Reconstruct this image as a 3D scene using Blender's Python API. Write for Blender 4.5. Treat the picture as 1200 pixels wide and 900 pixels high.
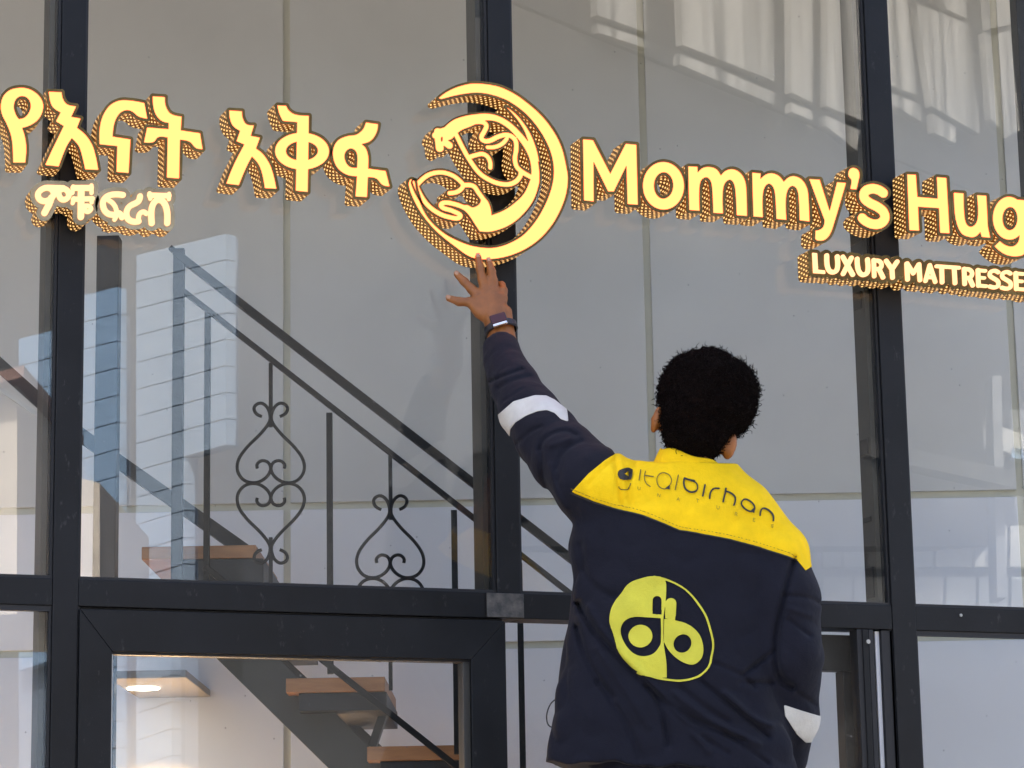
import bpy, math, random
import numpy as np
from mathutils import Vector, Matrix
from mathutils.bvhtree import BVHTree

random.seed(7)
np.random.seed(7)
SC = bpy.context.scene
for o in list(bpy.data.objects):
    bpy.data.objects.remove(o)

# ------------------------------------------------------------------ camera
# The picture plane is 1200 x 900; the facade is the plane y = 0, outside is y < 0.
FOC = 3200.0
VH = np.array([8270.0, -513.0, -FOC]); VH /= np.linalg.norm(VH)          # facade's horizontal
_vz = np.array([-222.0, 12310.0, 0.0])
_t = -(VH[0] * _vz[0] + VH[1] * _vz[1]) / VH[2]
VZ = np.array([_vz[0], _vz[1], _t]); VZ /= np.linalg.norm(VZ)            # up
VY = np.cross(VZ, VH)                                                    # into the building
R = np.array([VH, VY, VZ])                                               # camera -> world
CAM = np.array([0.0, -6.4, 1.2])
cam = bpy.data.cameras.new('Camera')
cam.sensor_width = 36.0
cam.lens = 36.0 * FOC / 1200.0
cam.clip_start = 0.1
cam.clip_end = 2000.0
camo = bpy.data.objects.new('Camera', cam)
SC.collection.objects.link(camo)
M4 = Matrix.Identity(4)
for i in range(3):
    for j in range(3):
        M4[i][j] = float(R[i][j])
M4.translation = Vector(CAM)
camo.matrix_world = M4
SC.camera = camo

# ------------------------------------------------------------------ light
W = bpy.data.worlds.new("World")
SC.world = W
W.use_nodes = True
nt = W.node_tree
nt.nodes.clear()
sky = nt.nodes.new('ShaderNodeTexSky')
sky.sky_type = 'NISHITA'
sky.sun_disc = False
SUN_EL, SUN_AZ = math.radians(50), math.radians(-22)      # azimuth from +Y towards +X
sky.sun_elevation = SUN_EL
sky.sun_rotation = SUN_AZ
sky.air_density = 0.7
sky.dust_density = 6.0
sky.ozone_density = 0.6
bgn = nt.nodes.new('ShaderNodeBackground')
bgn.inputs[1].default_value = 0.15
wo = nt.nodes.new('ShaderNodeOutputWorld')
nt.links.new(sky.outputs[0], bgn.inputs[0])
nt.links.new(bgn.outputs[0], wo.inputs[0])
sl = bpy.data.lights.new('sun', 'SUN')
sl.energy = 3.6
sl.angle = math.radians(0.6)
sl.color = (1.0, 0.95, 0.87)
so = bpy.data.objects.new('sun', sl)
SC.collection.objects.link(so)
sd = Vector((math.sin(SUN_AZ) * math.cos(SUN_EL), math.cos(SUN_AZ) * math.cos(SUN_EL), math.sin(SUN_EL)))
so.rotation_euler = sd.to_track_quat('Z', 'Y').to_euler()
so.location = (0, 0, 30)
EXPO = 2.0
SC.view_settings.view_transform = 'Standard'
SC.view_settings.look = 'None'
SC.view_settings.exposure = 2.42
SC.view_settings.gamma = 1
SC.render.film_transparent = False
SC.render.engine = 'CYCLES'
SC.cycles.max_bounces = 10
SC.cycles.transparent_max_bounces = 24
SC.cycles.glossy_bounces = 5
SC.cycles.diffuse_bounces = 4
SC.cycles.caustics_reflective = False
SC.cycles.caustics_refractive = False
SC.cycles.sample_clamp_indirect = 6.0

# ------------------------------------------------------------------ rays into the place
def ray(px, py):
    v = R @ np.array([px - 600.0, 450.0 - py, -FOC])
    return v
VDIR = R @ np.array([0, 0, -1.0])
FC = np.array([VDIR[0], VDIR[1], 0]); FC /= np.linalg.norm(FC)           # level forward
RC = np.array([FC[1], -FC[0], 0.0])                                      # level right

def P(px, py, Y=0.0):
    "point of the plane y=Y seen at px,py"
    v = ray(px, py)
    return CAM + v * ((Y - CAM[1]) / v[1])

def D(px, py, d):
    "point at level forward distance d seen at px,py"
    v = ray(px, py)
    return CAM + v * (d / float(v @ FC))

def VR(px, py, d):
    "point of the street behind us whose mirror image in the glass stands at forward distance d"
    p = D(px, py, d)
    return np.array([p[0], -p[1], p[2]])

def proj(p):
    q = (np.asarray(p) - CAM) @ R
    return np.stack([600 + q[..., 0] / -q[..., 2] * FOC, 450 - q[..., 1] / -q[..., 2] * FOC], -1)

# ------------------------------------------------------------------ materials
def lin(c):
    return tuple((x / 255 / 12.92 if x / 255 <= 0.04045 else ((x / 255 + 0.055) / 1.055) ** 2.4) for x in c)

def new_mat(name):
    m = bpy.data.materials.new(name)
    m.use_nodes = True
    n = m.node_tree
    n.nodes.clear()
    out = n.nodes.new('ShaderNodeOutputMaterial')
    return m, n, out

def pbr(name, col, rough=0.6, metal=0.0, noise=0.0, nscale=8.0, bump=0.0, bscale=60.0, col2=None, spec=0.5, sheen=0.0,
        coords='Object', nstretch=(1, 1, 1), rvar=0.0):
    m, n, out = new_mat(name)
    b = n.nodes.new('ShaderNodeBsdfPrincipled')
    b.inputs['Base Color'].default_value = (*col, 1)
    b.inputs['Roughness'].default_value = rough
    b.inputs['Metallic'].default_value = metal
    b.inputs['Specular IOR Level'].default_value = spec
    if sheen:
        b.inputs['Sheen Weight'].default_value = sheen
        b.inputs['Sheen Roughness'].default_value = 0.5
    n.links.new(b.outputs[0], out.inputs[0])
    tc = n.nodes.new('ShaderNodeTexCoord')
    mp = n.nodes.new('ShaderNodeMapping')
    mp.inputs['Scale'].default_value = nstretch
    n.links.new(tc.outputs[coords], mp.inputs[0])
    if noise > 0 or col2 or rvar:
        t = n.nodes.new('ShaderNodeTexNoise')
        t.inputs['Scale'].default_value = nscale
        t.inputs['Detail'].default_value = 6
        t.inputs['Roughness'].default_value = 0.65
        n.links.new(mp.outputs[0], t.inputs[0])
        cr = n.nodes.new('ShaderNodeValToRGB')
        c2 = col2 if col2 else tuple(c * (1 - noise) for c in col)
        c1 = col if col2 else tuple(min(1, c * (1 + noise)) for c in col)
        cr.color_ramp.elements[0].position = 0.32
        cr.color_ramp.elements[1].position = 0.68
        cr.color_ramp.elements[0].color = (*c2, 1)
        cr.color_ramp.elements[1].color = (*c1, 1)
        n.links.new(t.outputs[0], cr.inputs[0])
        n.links.new(cr.outputs[0], b.inputs['Base Color'])
        if rvar:
            mr = n.nodes.new('ShaderNodeMapRange')
            mr.inputs['To Min'].default_value = max(0, rough - rvar)
            mr.inputs['To Max'].default_value = min(1, rough + rvar)
            n.links.new(t.outputs[0], mr.inputs[0])
            n.links.new(mr.outputs[0], b.inputs['Roughness'])
    if bump > 0:
        t2 = n.nodes.new('ShaderNodeTexNoise')
        t2.inputs['Scale'].default_value = bscale
        t2.inputs['Detail'].default_value = 4
        n.links.new(mp.outputs[0], t2.inputs[0])
        bp = n.nodes.new('ShaderNodeBump')
        bp.inputs['Strength'].default_value = bump
        bp.inputs['Distance'].default_value = 0.002
        n.links.new(t2.outputs[0], bp.inputs['Height'])
        n.links.new(bp.outputs[0], b.inputs['Normal'])
    return m

def emit(name, col, s):
    m, n, out = new_mat(name)
    e = n.nodes.new('ShaderNodeEmission')
    e.inputs[0].default_value = (*col, 1)
    e.inputs[1].default_value = s
    n.links.new(e.outputs[0], out.inputs[0])
    return m

def glass_mat(name, tint=(0.9, 0.93, 0.92), refl=0.12, dirt=0.02, wave=0.0):
    m, n, out = new_mat(name)
    tr = n.nodes.new('ShaderNodeBsdfTransparent')
    tr.inputs[0].default_value = (*tint, 1)
    gl = n.nodes.new('ShaderNodeBsdfGlossy')
    gl.inputs['Roughness'].default_value = 0.0
    gl.inputs[0].default_value = (1, 1, 1, 1)
    mx = n.nodes.new('ShaderNodeMixShader')
    lw = n.nodes.new('ShaderNodeLayerWeight')
    lw.inputs[0].default_value = 0.5
    pw = n.nodes.new('ShaderNodeMath'); pw.operation = 'POWER'; pw.inputs[1].default_value = 5
    n.links.new(lw.outputs['Facing'], pw.inputs[0])
    ma = n.nodes.new('ShaderNodeMath'); ma.operation = 'MULTIPLY_ADD'
    ma.inputs[1].default_value = 1 - refl; ma.inputs[2].default_value = refl
    n.links.new(pw.outputs[0], ma.inputs[0])
    n.links.new(ma.outputs[0], mx.inputs[0])
    n.links.new(tr.outputs[0], mx.inputs[1])
    n.links.new(gl.outputs[0], mx.inputs[2])
    tc = n.nodes.new('ShaderNodeTexCoord')
    if wave:
        t2 = n.nodes.new('ShaderNodeTexNoise')
        t2.inputs['Scale'].default_value = 1.6
        t2.inputs['Detail'].default_value = 1
        n.links.new(tc.outputs['Object'], t2.inputs[0])
        bp = n.nodes.new('ShaderNodeBump')
        bp.inputs['Strength'].default_value = wave
        bp.inputs['Distance'].default_value = 0.01
        n.links.new(t2.outputs[0], bp.inputs['Height'])
        n.links.new(bp.outputs[0], gl.inputs['Normal'])
    # dust film: a little diffuse, wiped in streaks
    df = n.nodes.new('ShaderNodeBsdfDiffuse')
    df.inputs[0].default_value = (0.75, 0.74, 0.7, 1)
    t = n.nodes.new('ShaderNodeTexNoise')
    t.inputs['Scale'].default_value = 3.0
    t.inputs['Detail'].default_value = 8
    t.inputs['Roughness'].default_value = 0.7
    mpd = n.nodes.new('ShaderNodeMapping'); mpd.inputs['Scale'].default_value = (2.2, 1, 0.6); mpd.inputs['Rotation'].default_value = (0, 0.5, 0)
    n.links.new(tc.outputs['Object'], mpd.inputs[0])
    n.links.new(mpd.outputs[0], t.inputs[0])
    mr = n.nodes.new('ShaderNodeMapRange')
    mr.inputs['From Min'].default_value = 0.35
    mr.inputs['From Max'].default_value = 0.8
    mr.inputs['To Min'].default_value = dirt * 0.4
    mr.inputs['To Max'].default_value = dirt * 2
    n.links.new(t.outputs[0], mr.inputs[0])
    vs = n.nodes.new('ShaderNodeTexVoronoi')          # small specks
    vs.inputs['Scale'].default_value = 14
    n.links.new(tc.outputs['Object'], vs.inputs['Vector'])
    lt = n.nodes.new('ShaderNodeMath'); lt.operation = 'LESS_THAN'
    lt.inputs[1].default_value = 0.035
    n.links.new(vs.outputs['Distance'], lt.inputs[0])
    m2 = n.nodes.new('ShaderNodeMath'); m2.operation = 'MULTIPLY_ADD'
    m2.inputs[1].default_value = 0.25
    n.links.new(lt.outputs[0], m2.inputs[0])
    n.links.new(mr.outputs[0], m2.inputs[2])
    mx2 = n.nodes.new('ShaderNodeMixShader')
    n.links.new(m2.outputs[0], mx2.inputs[0])
    n.links.new(mx.outputs[0], mx2.inputs[1])
    n.links.new(df.outputs[0], mx2.inputs[2])
    n.links.new(mx2.outputs[0], out.inputs[0])
    return m

# ------------------------------------------------------------------ objects
def tag(o, label=None, cat=None, group=None, kind=None):
    if label: o['label'] = label
    if cat: o['category'] = cat
    if group: o['group'] = group
    if kind: o['kind'] = kind
    return o

def empty(name, loc=(0, 0, 0)):
    o = bpy.data.objects.new(name, None)
    o.location = loc
    o.empty_display_size = 0.1
    SC.collection.objects.link(o)
    return o

def link(name, me, mat=None, parent=None):
    o = bpy.data.objects.new(name, me)
    SC.collection.objects.link(o)
    if mat is not None and not me.materials:
        me.materials.append(mat)
    if parent is not None:
        o.parent = parent
        bpy_m = parent_world(parent).inverted()
        o.matrix_parent_inverse = bpy_m
    return o

def parent_world(p):
    m = Matrix.Translation(p.location)
    if p.parent is not None:
        return parent_world(p.parent) @ p.matrix_parent_inverse @ m
    return m

def mk(name, V, F, mat=None, parent=None, smooth=False):
    me = bpy.data.meshes.new(name)
    me.from_pydata([tuple(map(float, v)) for v in V], [], [tuple(map(int, f)) for f in F])
    me.update()
    if smooth:
        me.polygons.foreach_set('use_smooth', [True] * len(me.polygons))
    return link(name, me, mat, parent)

BOXF = [(0, 1, 3, 2), (4, 6, 7, 5), (0, 4, 5, 1), (2, 3, 7, 6), (0, 2, 6, 4), (1, 5, 7, 3)]
def hexa(c8):
    return list(c8), BOXF
def boxv(x0, x1, y0, y1, z0, z1):
    return [(x, y, z) for x in (x0, x1) for y in (y0, y1) for z in (z0, z1)]
def bevel(o, w=0.0015, seg=2):
    m = o.modifiers.new('bevel', 'BEVEL')
    m.width = w; m.segments = seg; m.limit_method = 'ANGLE'
    return o
def box(name, x0, x1, y0, y1, z0, z1, mat, parent=None, bw=0.0):
    o = mk(name, boxv(x0, x1, y0, y1, z0, z1), BOXF, mat, parent)
    if bw: bevel(o, bw)
    return o
def join(parts):
    V, F = [], []
    for v, f in parts:
        k = len(V)
        V += [tuple(q) for q in v]
        F += [tuple(i + k for i in ff) for ff in f]
    return V, F
def obar(a, b, w, t, side=None):
    "oriented bar from a to b, w in plane (perp, in the facing plane), t along 'side'"
    a, b = np.array(a, float), np.array(b, float)
    d = b - a; d /= np.linalg.norm(d)
    s = np.array(side if side is not None else FC, float)
    s = s - d * (s @ d); s /= np.linalg.norm(s)
    u = np.cross(d, s)
    return [p + u * i * w / 2 + s * j * t / 2 for p in (a, b) for i in (-1, 1) for j in (-1, 1)], BOXF
def bar(name, a, b, w, t, mat, parent=None, side=None, bw=0.0):
    v, f = obar(a, b, w, t, side)
    o = mk(name, v, f, mat, parent)
    if bw: bevel(o, bw)
    return o
def tube(pts, rad, n=8, caps=True):
    pts = [np.array(p, float) for p in pts]
    rad = rad if hasattr(rad, '__len__') else [rad] * len(pts)
    V, F = [], []
    prev = None
    for i, p in enumerate(pts):
        t = pts[min(i + 1, len(pts) - 1)] - pts[max(i - 1, 0)]
        t /= np.linalg.norm(t) + 1e-12
        if prev is None:
            a = np.array([0, 0, 1.0]) if abs(t[2]) < 0.9 else np.array([1.0, 0, 0])
        else:
            a = prev
        u = a - t * (a @ t); u /= np.linalg.norm(u)
        prev = u
        w = np.cross(t, u)
        for k in range(n):
            an = 2 * math.pi * k / n
            V.append(p + rad[i] * (u * math.cos(an) + w * math.sin(an)))
    for i in range(len(pts) - 1):
        for k in range(n):
            F.append((i * n + k, i * n + (k + 1) % n, (i + 1) * n + (k + 1) % n, (i + 1) * n + k))
    if caps:
        F.append(tuple(range(n))[::-1]); F.append(tuple(range((len(pts) - 1) * n, len(pts) * n)))
    return V, F

def catmull(pts, sub=6, closed=True):
    "points (x,y) smooth, (x,y,1) corner"
    n = len(pts)
    out = []
    rng = range(n) if closed else range(n - 1)
    for i in rng:
        p1, p2 = pts[i], pts[(i + 1) % n]
        a, b = np.array(p1[:2], float), np.array(p2[:2], float)
        c1, c2 = len(p1) > 2, len(p2) > 2
        if c1 and c2:
            out.append(a); continue
        p0 = pts[(i - 1) % n] if (closed or i > 0) else None
        p3 = pts[(i + 2) % n] if (closed or i < n - 2) else None
        L = np.linalg.norm(b - a)
        if c1 or p0 is None: m1 = None
        else:
            q = np.array(p0[:2], float); m1 = (b - q); m1 = m1 / (np.linalg.norm(m1) + 1e-9) * L
        if c2 or p3 is None: m2 = None
        else:
            q = np.array(p3[:2], float); m2 = (q - a); m2 = m2 / (np.linalg.norm(m2) + 1e-9) * L
        if m1 is None and m2 is None: m1 = m2 = b - a
        elif m1 is None: m1 = 2 * (b - a) - m2 if False else (1.5 * (b - a) - 0.5 * m2)
        elif m2 is None: m2 = 1.5 * (b - a) - 0.5 * m1
        for k in range(sub):
            t = k / sub
            h = (2*t**3-3*t**2+1, t**3-2*t**2+t, -2*t**3+3*t**2, t**3-t**2)
            out.append(h[0]*a + h[1]*m1 + h[2]*b + h[3]*m2)
    if not closed:
        out.append(np.array(pts[-1][:2], float))
    return np.array(out)

# ------------------------------------------------------------------ 2-D distance fields
def sd_poly(X, Y, pts):
    pts = np.asarray(pts, float)
    n = len(pts)
    d = np.full(X.shape, 1e9)
    ins = np.zeros(X.shape, bool)
    for i in range(n):
        ax, ay = pts[i]; bx, by = pts[(i + 1) % n]
        ex, ey = bx - ax, by - ay
        L = ex * ex + ey * ey
        if L < 1e-12: continue
        wx, wy = X - ax, Y - ay
        t = np.clip((wx * ex + wy * ey) / L, 0, 1)
        d = np.minimum(d, (wx - ex * t) ** 2 + (wy - ey * t) ** 2)
        c = ((ay > Y) != (by > Y))
        if ay != by:
            ins ^= c & (X < ex * (Y - ay) / (by - ay) + ax)
    return np.sqrt(d) * np.where(ins, -1, 1)
def sd_stroke(X, Y, pts, w):
    "round-capped stroke; pts (x,y) or (x,y,w)"
    pts = [tuple(p) for p in pts]
    d = np.full(X.shape, 1e9)
    for i in range(len(pts) - 1):
        a, b = pts[i], pts[i + 1]
        wa = (a[2] if len(a) > 2 else w) / 2; wb = (b[2] if len(b) > 2 else w) / 2
        ex, ey = b[0] - a[0], b[1] - a[1]
        L = ex * ex + ey * ey
        if L < 1e-12: continue
        t = np.clip(((X - a[0]) * ex + (Y - a[1]) * ey) / L, 0, 1)
        d = np.minimum(d, np.hypot(X - a[0] - ex * t, Y - a[1] - ey * t) - (wa + (wb - wa) * t))
    return d
def sd_ell(X, Y, cx, cy, rx, ry, ang=0):
    c, s = math.cos(ang), math.sin(ang)
    x, y = (X - cx) * c + (Y - cy) * s, -(X - cx) * s + (Y - cy) * c
    k = np.hypot(x / rx, y / ry)
    g = np.hypot(x / rx ** 2, y / ry ** 2) + 1e-9
    return k * (k - 1) / g
def field2(items, X, Y):
    "items in order: ('P',pts) ('S',w,pts[,smooth]) ('E',cx,cy,rx,ry[,ang]); leading '-' cuts"
    d = np.full(X.shape, 1e9)
    for it in items:
        k = it[0]; cut = k.startswith('-'); k = k.lstrip('-')
        if k == 'P': e = sd_poly(X, Y, catmull(it[1], 7))
        elif k == 'S':
            sm = len(it) > 3
            if sm:
                w3 = [p[2] if len(p) > 2 else it[1] for p in it[2]]
                c = catmull([p[:2] for p in it[2]], 6, False)
                ws = np.interp(np.arange(len(c)) / 6, np.arange(len(w3)), w3)
                e = sd_stroke(X, Y, [(x, y, w) for (x, y), w in zip(c, ws)], it[1])
            else: e = sd_stroke(X, Y, it[2], it[1])
        elif k == 'E': e = sd_ell(X, Y, *it[1:])
        d = np.maximum(d, -e) if cut else np.minimum(d, e)
    return d

def contours(F, xs, ys, lev=0.0):
    "closed loops of F==lev, inside (F<lev) on a fixed side"
    G = F - lev
    G = np.where(np.abs(G) < 1e-7, 1e-7, G)
    ny, nx = G.shape
    S = G < 0
    code = S[:-1, :-1] * 1 + S[:-1, 1:] * 2 + S[1:, 1:] * 4 + S[1:, :-1] * 8
    js, is_ = np.nonzero((code > 0) & (code < 15))
    T = {1: [(3, 0)], 2: [(0, 1)], 3: [(3, 1)], 4: [(1, 2)], 5: [(3, 2), (1, 0)], 6: [(0, 2)], 7: [(3, 2)], 8: [(2, 3)],
         9: [(2, 0)], 10: [(0, 3), (2, 1)], 11: [(2, 1)], 12: [(1, 3)], 13: [(1, 0)], 14: [(0, 3)]}
    nxt = {}; pos = {}
    def ek(j, i, e):
        if e == 0: k = ('h', j, i)
        elif e == 1: k = ('v', j, i + 1)
        elif e == 2: k = ('h', j + 1, i)
        else: k = ('v', j, i)
        if k not in pos:
            if k[0] == 'h':
                a, b = G[k[1], k[2]], G[k[1], k[2] + 1]; t = a / (a - b)
                pos[k] = (xs[k[2]] + t * (xs[k[2] + 1] - xs[k[2]]), ys[k[1]])
            else:
                a, b = G[k[1], k[2]], G[k[1] + 1, k[2]]; t = a / (a - b)
                pos[k] = (xs[k[2]], ys[k[1]] + t * (ys[k[1] + 1] - ys[k[1]]))
        return k
    for j, i in zip(js.tolist(), is_.tolist()):
        for a, b in T[int(code[j, i])]:
            nxt[ek(j, i, a)] = ek(j, i, b)
    loops = []
    while nxt:
        k0 = next(iter(nxt)); k = k0; lp = []
        while k in nxt:
            lp.append(pos[k]); k = nxt.pop(k)
        if len(lp) > 5: loops.append(np.array(lp))
    return loops

def simplify(lp, tol):
    n = len(lp)
    keep = np.zeros(n + 1, bool)
    pts = np.vstack([lp, lp[:1]])
    far = int(np.argmax(np.hypot(*(lp - lp[0]).T)))
    keep[[0, far, n]] = True
    st = [(0, far), (far, n)]
    while st:
        a, b = st.pop()
        if b - a < 2: continue
        A, B = pts[a], pts[b]
        e = B - A; L = np.hypot(*e) + 1e-12
        q = pts[a + 1:b] - A
        dd = np.abs(q[:, 0] * e[1] - q[:, 1] * e[0]) / L
        k = int(np.argmax(dd))
        if dd[k] > tol:
            keep[a + 1 + k] = True
            st += [(a, a + 1 + k), (a + 1 + k, b)]
    return pts[:-1][keep[:-1]]

def fill_mesh(name, loops, depth):
    "flat plate from nested loops (x,z) with thickness, via a 2-D curve; local x,y -> caller maps"
    cu = bpy.data.curves.new(name, 'CURVE')
    cu.dimensions = '2D'; cu.fill_mode = 'BOTH' if depth > 0 else 'FRONT'
    cu.extrude = depth / 2
    for lp in loops:
        if len(lp) < 3: continue
        sp = cu.splines.new('POLY')
        sp.points.add(len(lp) - 1)
        sp.points.foreach_set('co', np.hstack([lp, np.zeros((len(lp), 1)), np.ones((len(lp), 1))]).ravel())
        sp.use_cyclic_u = True
    t = bpy.data.objects.new('tmp', cu)
    me = bpy.data.meshes.new_from_object(t)
    bpy.data.objects.remove(t); bpy.data.curves.remove(cu)
    me.name = name
    return me
def stand_up(me, Y):
    "curve plane (x,y) -> wall plane (x,z) at y=Y; curve +z faces the street"
    n = len(me.vertices)
    c = np.empty(n * 3); me.vertices.foreach_get('co', c); c = c.reshape(-1, 3)
    w = np.stack([c[:, 0], Y - c[:, 2], c[:, 1]], 1)
    me.vertices.foreach_set('co', w.ravel()); me.update()
    return me
# ================================================================== facade
m_frame = pbr('charcoal_paint', (0.0058, 0.0062, 0.0070), 0.5, 0.0, noise=0.45, nscale=4, bump=0.15, bscale=300, rvar=0.15, spec=0.28)
m_frame_in = pbr('grey_profile', (0.045, 0.043, 0.037), 0.45, noise=0.2, nscale=4, bump=0.1, bscale=200)
m_black = pbr('black_gasket', (0.008, 0.008, 0.009), 0.6)
m_glass = glass_mat('window_glass', (0.93, 0.94, 0.93), 0.048, 0.004, wave=0.0)
m_glass_low = glass_mat('door_glass', (0.93, 0.94, 0.93), 0.045, 0.0025, wave=0.0)

def wear(m, scale=70, thr=0.66, col=(0.05, 0.05, 0.048)):
    n = m.node_tree; b = n.nodes['Principled BSDF']
    src = b.inputs['Base Color'].links[0].from_socket
    tc = n.nodes.new('ShaderNodeTexCoord')
    mp = n.nodes.new('ShaderNodeMapping'); mp.inputs['Scale'].default_value = (1, 1, 0.45)
    t = n.nodes.new('ShaderNodeTexNoise'); t.inputs['Scale'].default_value = scale; t.inputs['Detail'].default_value = 9; t.inputs['Roughness'].default_value = 0.75
    n.links.new(tc.outputs['Object'], mp.inputs[0]); n.links.new(mp.outputs[0], t.inputs[0])
    mr = n.nodes.new('ShaderNodeMapRange'); mr.inputs['From Min'].default_value = thr; mr.inputs['From Max'].default_value = thr + 0.12
    n.links.new(t.outputs[0], mr.inputs[0])
    mx = n.nodes.new('ShaderNodeMix'); mx.data_type = 'RGBA'
    n.links.new(mr.outputs[0], mx.inputs[0]); n.links.new(src, mx.inputs[6]); mx.inputs[7].default_value = (*col, 1)
    n.links.new(mx.outputs[2], b.inputs['Base Color'])
wear(m_frame, 38, 0.60)
fac = empty('curtain_wall', (P(300, 690)[0], 0, 0))
tag(fac, 'charcoal steel framed glass shopfront filling the whole picture behind the lit sign', 'glass facade')
ZTOP, ZGL = 4.38, 4.22
def xz(px, py, Y=0.0):
    p = P(px, py, Y); return float(p[0]), float(p[2])
FY = -0.014                                 # front face of the profiles
MULL = []
for a, b in ((66.0, 95.5), (579.0, 606.5), (1033.5, 1060.5)):
    MULL.append((xz(a, 450, FY)[0], xz(b, 450, FY)[0]))
pitch = ((MULL[2][0] + MULL[2][1]) - (MULL[0][0] + MULL[0][1])) / 4
MULL = [(MULL[0][0] - pitch, MULL[0][1] - pitch)] + MULL + [(MULL[2][0] + pitch, MULL[2][1] + pitch)]
TR_T = xz(300, 685, FY)[1]; TR_B = xz(300, 716, FY)[1]     # transom
print('transom top check', [round(xz(x, y, FY)[1], 4) for x, y in ((5, 672), (90, 677), (560, 694), (965, 709), (1080, 711), (1195, 715))])
print('transom bot check', [round(xz(x, y, FY)[1], 4) for x, y in ((5, 706), (90, 709), (560, 724), (965, 738), (1195, 743))])
def mullion(i, z0, z1):
    x0, x1 = MULL[i]
    # face cap, gasket line and the deep box behind the glass, all one extrusion
    v, f = join([hexa(boxv(x0, x1, FY, 0.085, z0, z1)), hexa(boxv(x0 - 0.011, x0 - 0.0005, 0.012, 0.082, z0, z1)),
                 hexa(boxv(x1 + 0.0005, x1 + 0.009, 0.012, 0.082, z0, z1))])
    o = mk('mullion', v, f, m_frame, fac); bevel(o, 0.002)
    g = box('gasket', x0 - 0.007, x0 - 0.001, -0.006, 0.0095, z0 + .001, z1, m_black, o)
    g = box('gasket', x1 + 0.001, x1 + 0.006, -0.006, 0.0095, z0 + .001, z1, m_black, o)
    # pale glazing profile seen through the glass
    q = box('glazing_profile', x0 - 0.026, x0 - 0.0125, 0.0135, 0.080, z0, z1, m_frame_in, o)
    return o
for i in range(5):
    mullion(i, TR_B if i in (2,) else 0.02, ZTOP)
# small dark squares on the profile of the right mullion
x0 = MULL[3][0]
for bx_, by_ in ((1126, 721),):
    xq_, zq_ = xz(bx_, by_, FY)
    mk('screw', *tube([(xq_, FY + 0.003, zq_), (xq_, FY - 0.002, zq_)], 0.0042, 10), pbr('zinc_screw', (0.5, 0.5, 0.48), 0.3, 0.8), fac)
for py0, py1 in ((342, 362), (514, 532), (605, 611), (664, 700)):
    za, zb = xz(1022, py1, 0.03)[1], xz(1022, py0, 0.03)[1]
    box('dark_square', x0 - 0.031, x0 - 0.0265, 0.028, 0.070, za, zb, m_black, fac, 0.001)
# transoms
for i in range(4):
    xa, xb = MULL[i][1] + 0.0005, MULL[i + 1][0] - 0.0005
    o = box('transom', xa, xb, FY + 0.002, 0.080, TR_B, TR_T, m_frame, fac, 0.002)
    box('gasket', xa, xb, -0.007, 0.009, TR_T + 0.0006, TR_T + 0.007, m_black, o)
    o = box('transom', xa, xb, FY + 0.002, 0.080, ZGL, ZTOP, m_frame, fac, 0.002)
    # pane above the transom
    box('glass_pane', xa + 0.001, xb - 0.001, 0.0, 0.008, TR_T + 0.001, ZGL - 0.001, m_glass, fac)
# lower panes of the outer bays, bottom rails
for i in (0, 3):
    xa, xb = MULL[i][1] + 0.0005, MULL[i + 1][0] - 0.0005
    box('glass_pane', xa + 0.001, xb - 0.001, 0.0, 0.008, 0.12, TR_B - 0.001, m_glass_low, fac)
    box('gasket', xa, xb, -0.007, 0.009, TR_B - 0.014, TR_B - 0.0006, m_black, fac)
    box('sill_rail', xa, xb, FY + 0.002, 0.08, 0.02, 0.118, m_frame, fac, 0.002)
# weld bead and scratched joint plate where the middle mullion meets the transom
xm = MULL[2][0]
m_joint = pbr('scuffed_joint', (0.03, 0.03, 0.03), 0.5, noise=0.8, nscale=40, bump=0.9, bscale=120, col2=(0.11, 0.10, 0.085))
box('joint_plate', xm - 0.030, xm + 0.070, FY - 0.003, FY + 0.0015, TR_B + 0.002, TR_T - 0.002, m_joint, fac, 0.001)

# ---- left door under the transom: mitred frame, glass pane
door = empty('glass_door', (P(330, 800)[0], 0, 0))
tag(door, 'charcoal framed glass door with mitred corners at the bottom left of the facade', 'door')
dY = -0.020
dx0, dx1 = xz(88, 800, dY)[0] , xz(594, 830, dY)[0]
dx0 = max(dx0, MULL[1][1] + 0.003)
dz1 = TR_B - 0.008
ix0, ix1 = xz(131, 800, dY)[0], xz(553, 830, dY)[0]
iz1 = xz(340, 768, dY)[1]
def prism(name, pts, y0, y1, mat, parent, bw=0.0015):
    n = len(pts)
    V = [(x, y0, z) for x, z in pts] + [(x, y1, z) for x, z in pts]
    F = [tuple(range(n)), tuple(range(n, 2 * n))[::-1]] + [(i, i + n, (i + 1) % n + n, (i + 1) % n) for i in range(n)]
    o = mk(name, V, F, mat, parent)
    me = o.data
    import bmesh
    bm = bmesh.new(); bm.from_mesh(me); bmesh.ops.recalc_face_normals(bm, faces=bm.faces); bm.to_mesh(me); bm.free()
    if bw: bevel(o, bw)
    return o
g_ = 0.0006
prism('top_rail', [(dx0 + g_, dz1), (dx1 - g_, dz1), (ix1 - g_, iz1), (ix0 + g_, iz1)], dY, 0.055, m_frame, door)
prism('stile', [(dx0, dz1 - g_), (ix0, iz1 - g_), (ix0, 0.14), (dx0, 0.04)], dY, 0.055, m_frame, door)
m_stile_dark = m_frame
prism('stile', [(dx1, dz1 - g_), (dx1, 0.04), (ix1, 0.14), (ix1, iz1 - g_)], dY, 0.055, m_stile_dark, door)
prism('bottom_rail', [(dx0 + g_, 0.04), (ix0 + g_, 0.14), (ix1 - g_, 0.14), (dx1 - g_, 0.04)], dY, 0.055, m_frame, door)
bead = 0.012
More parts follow.
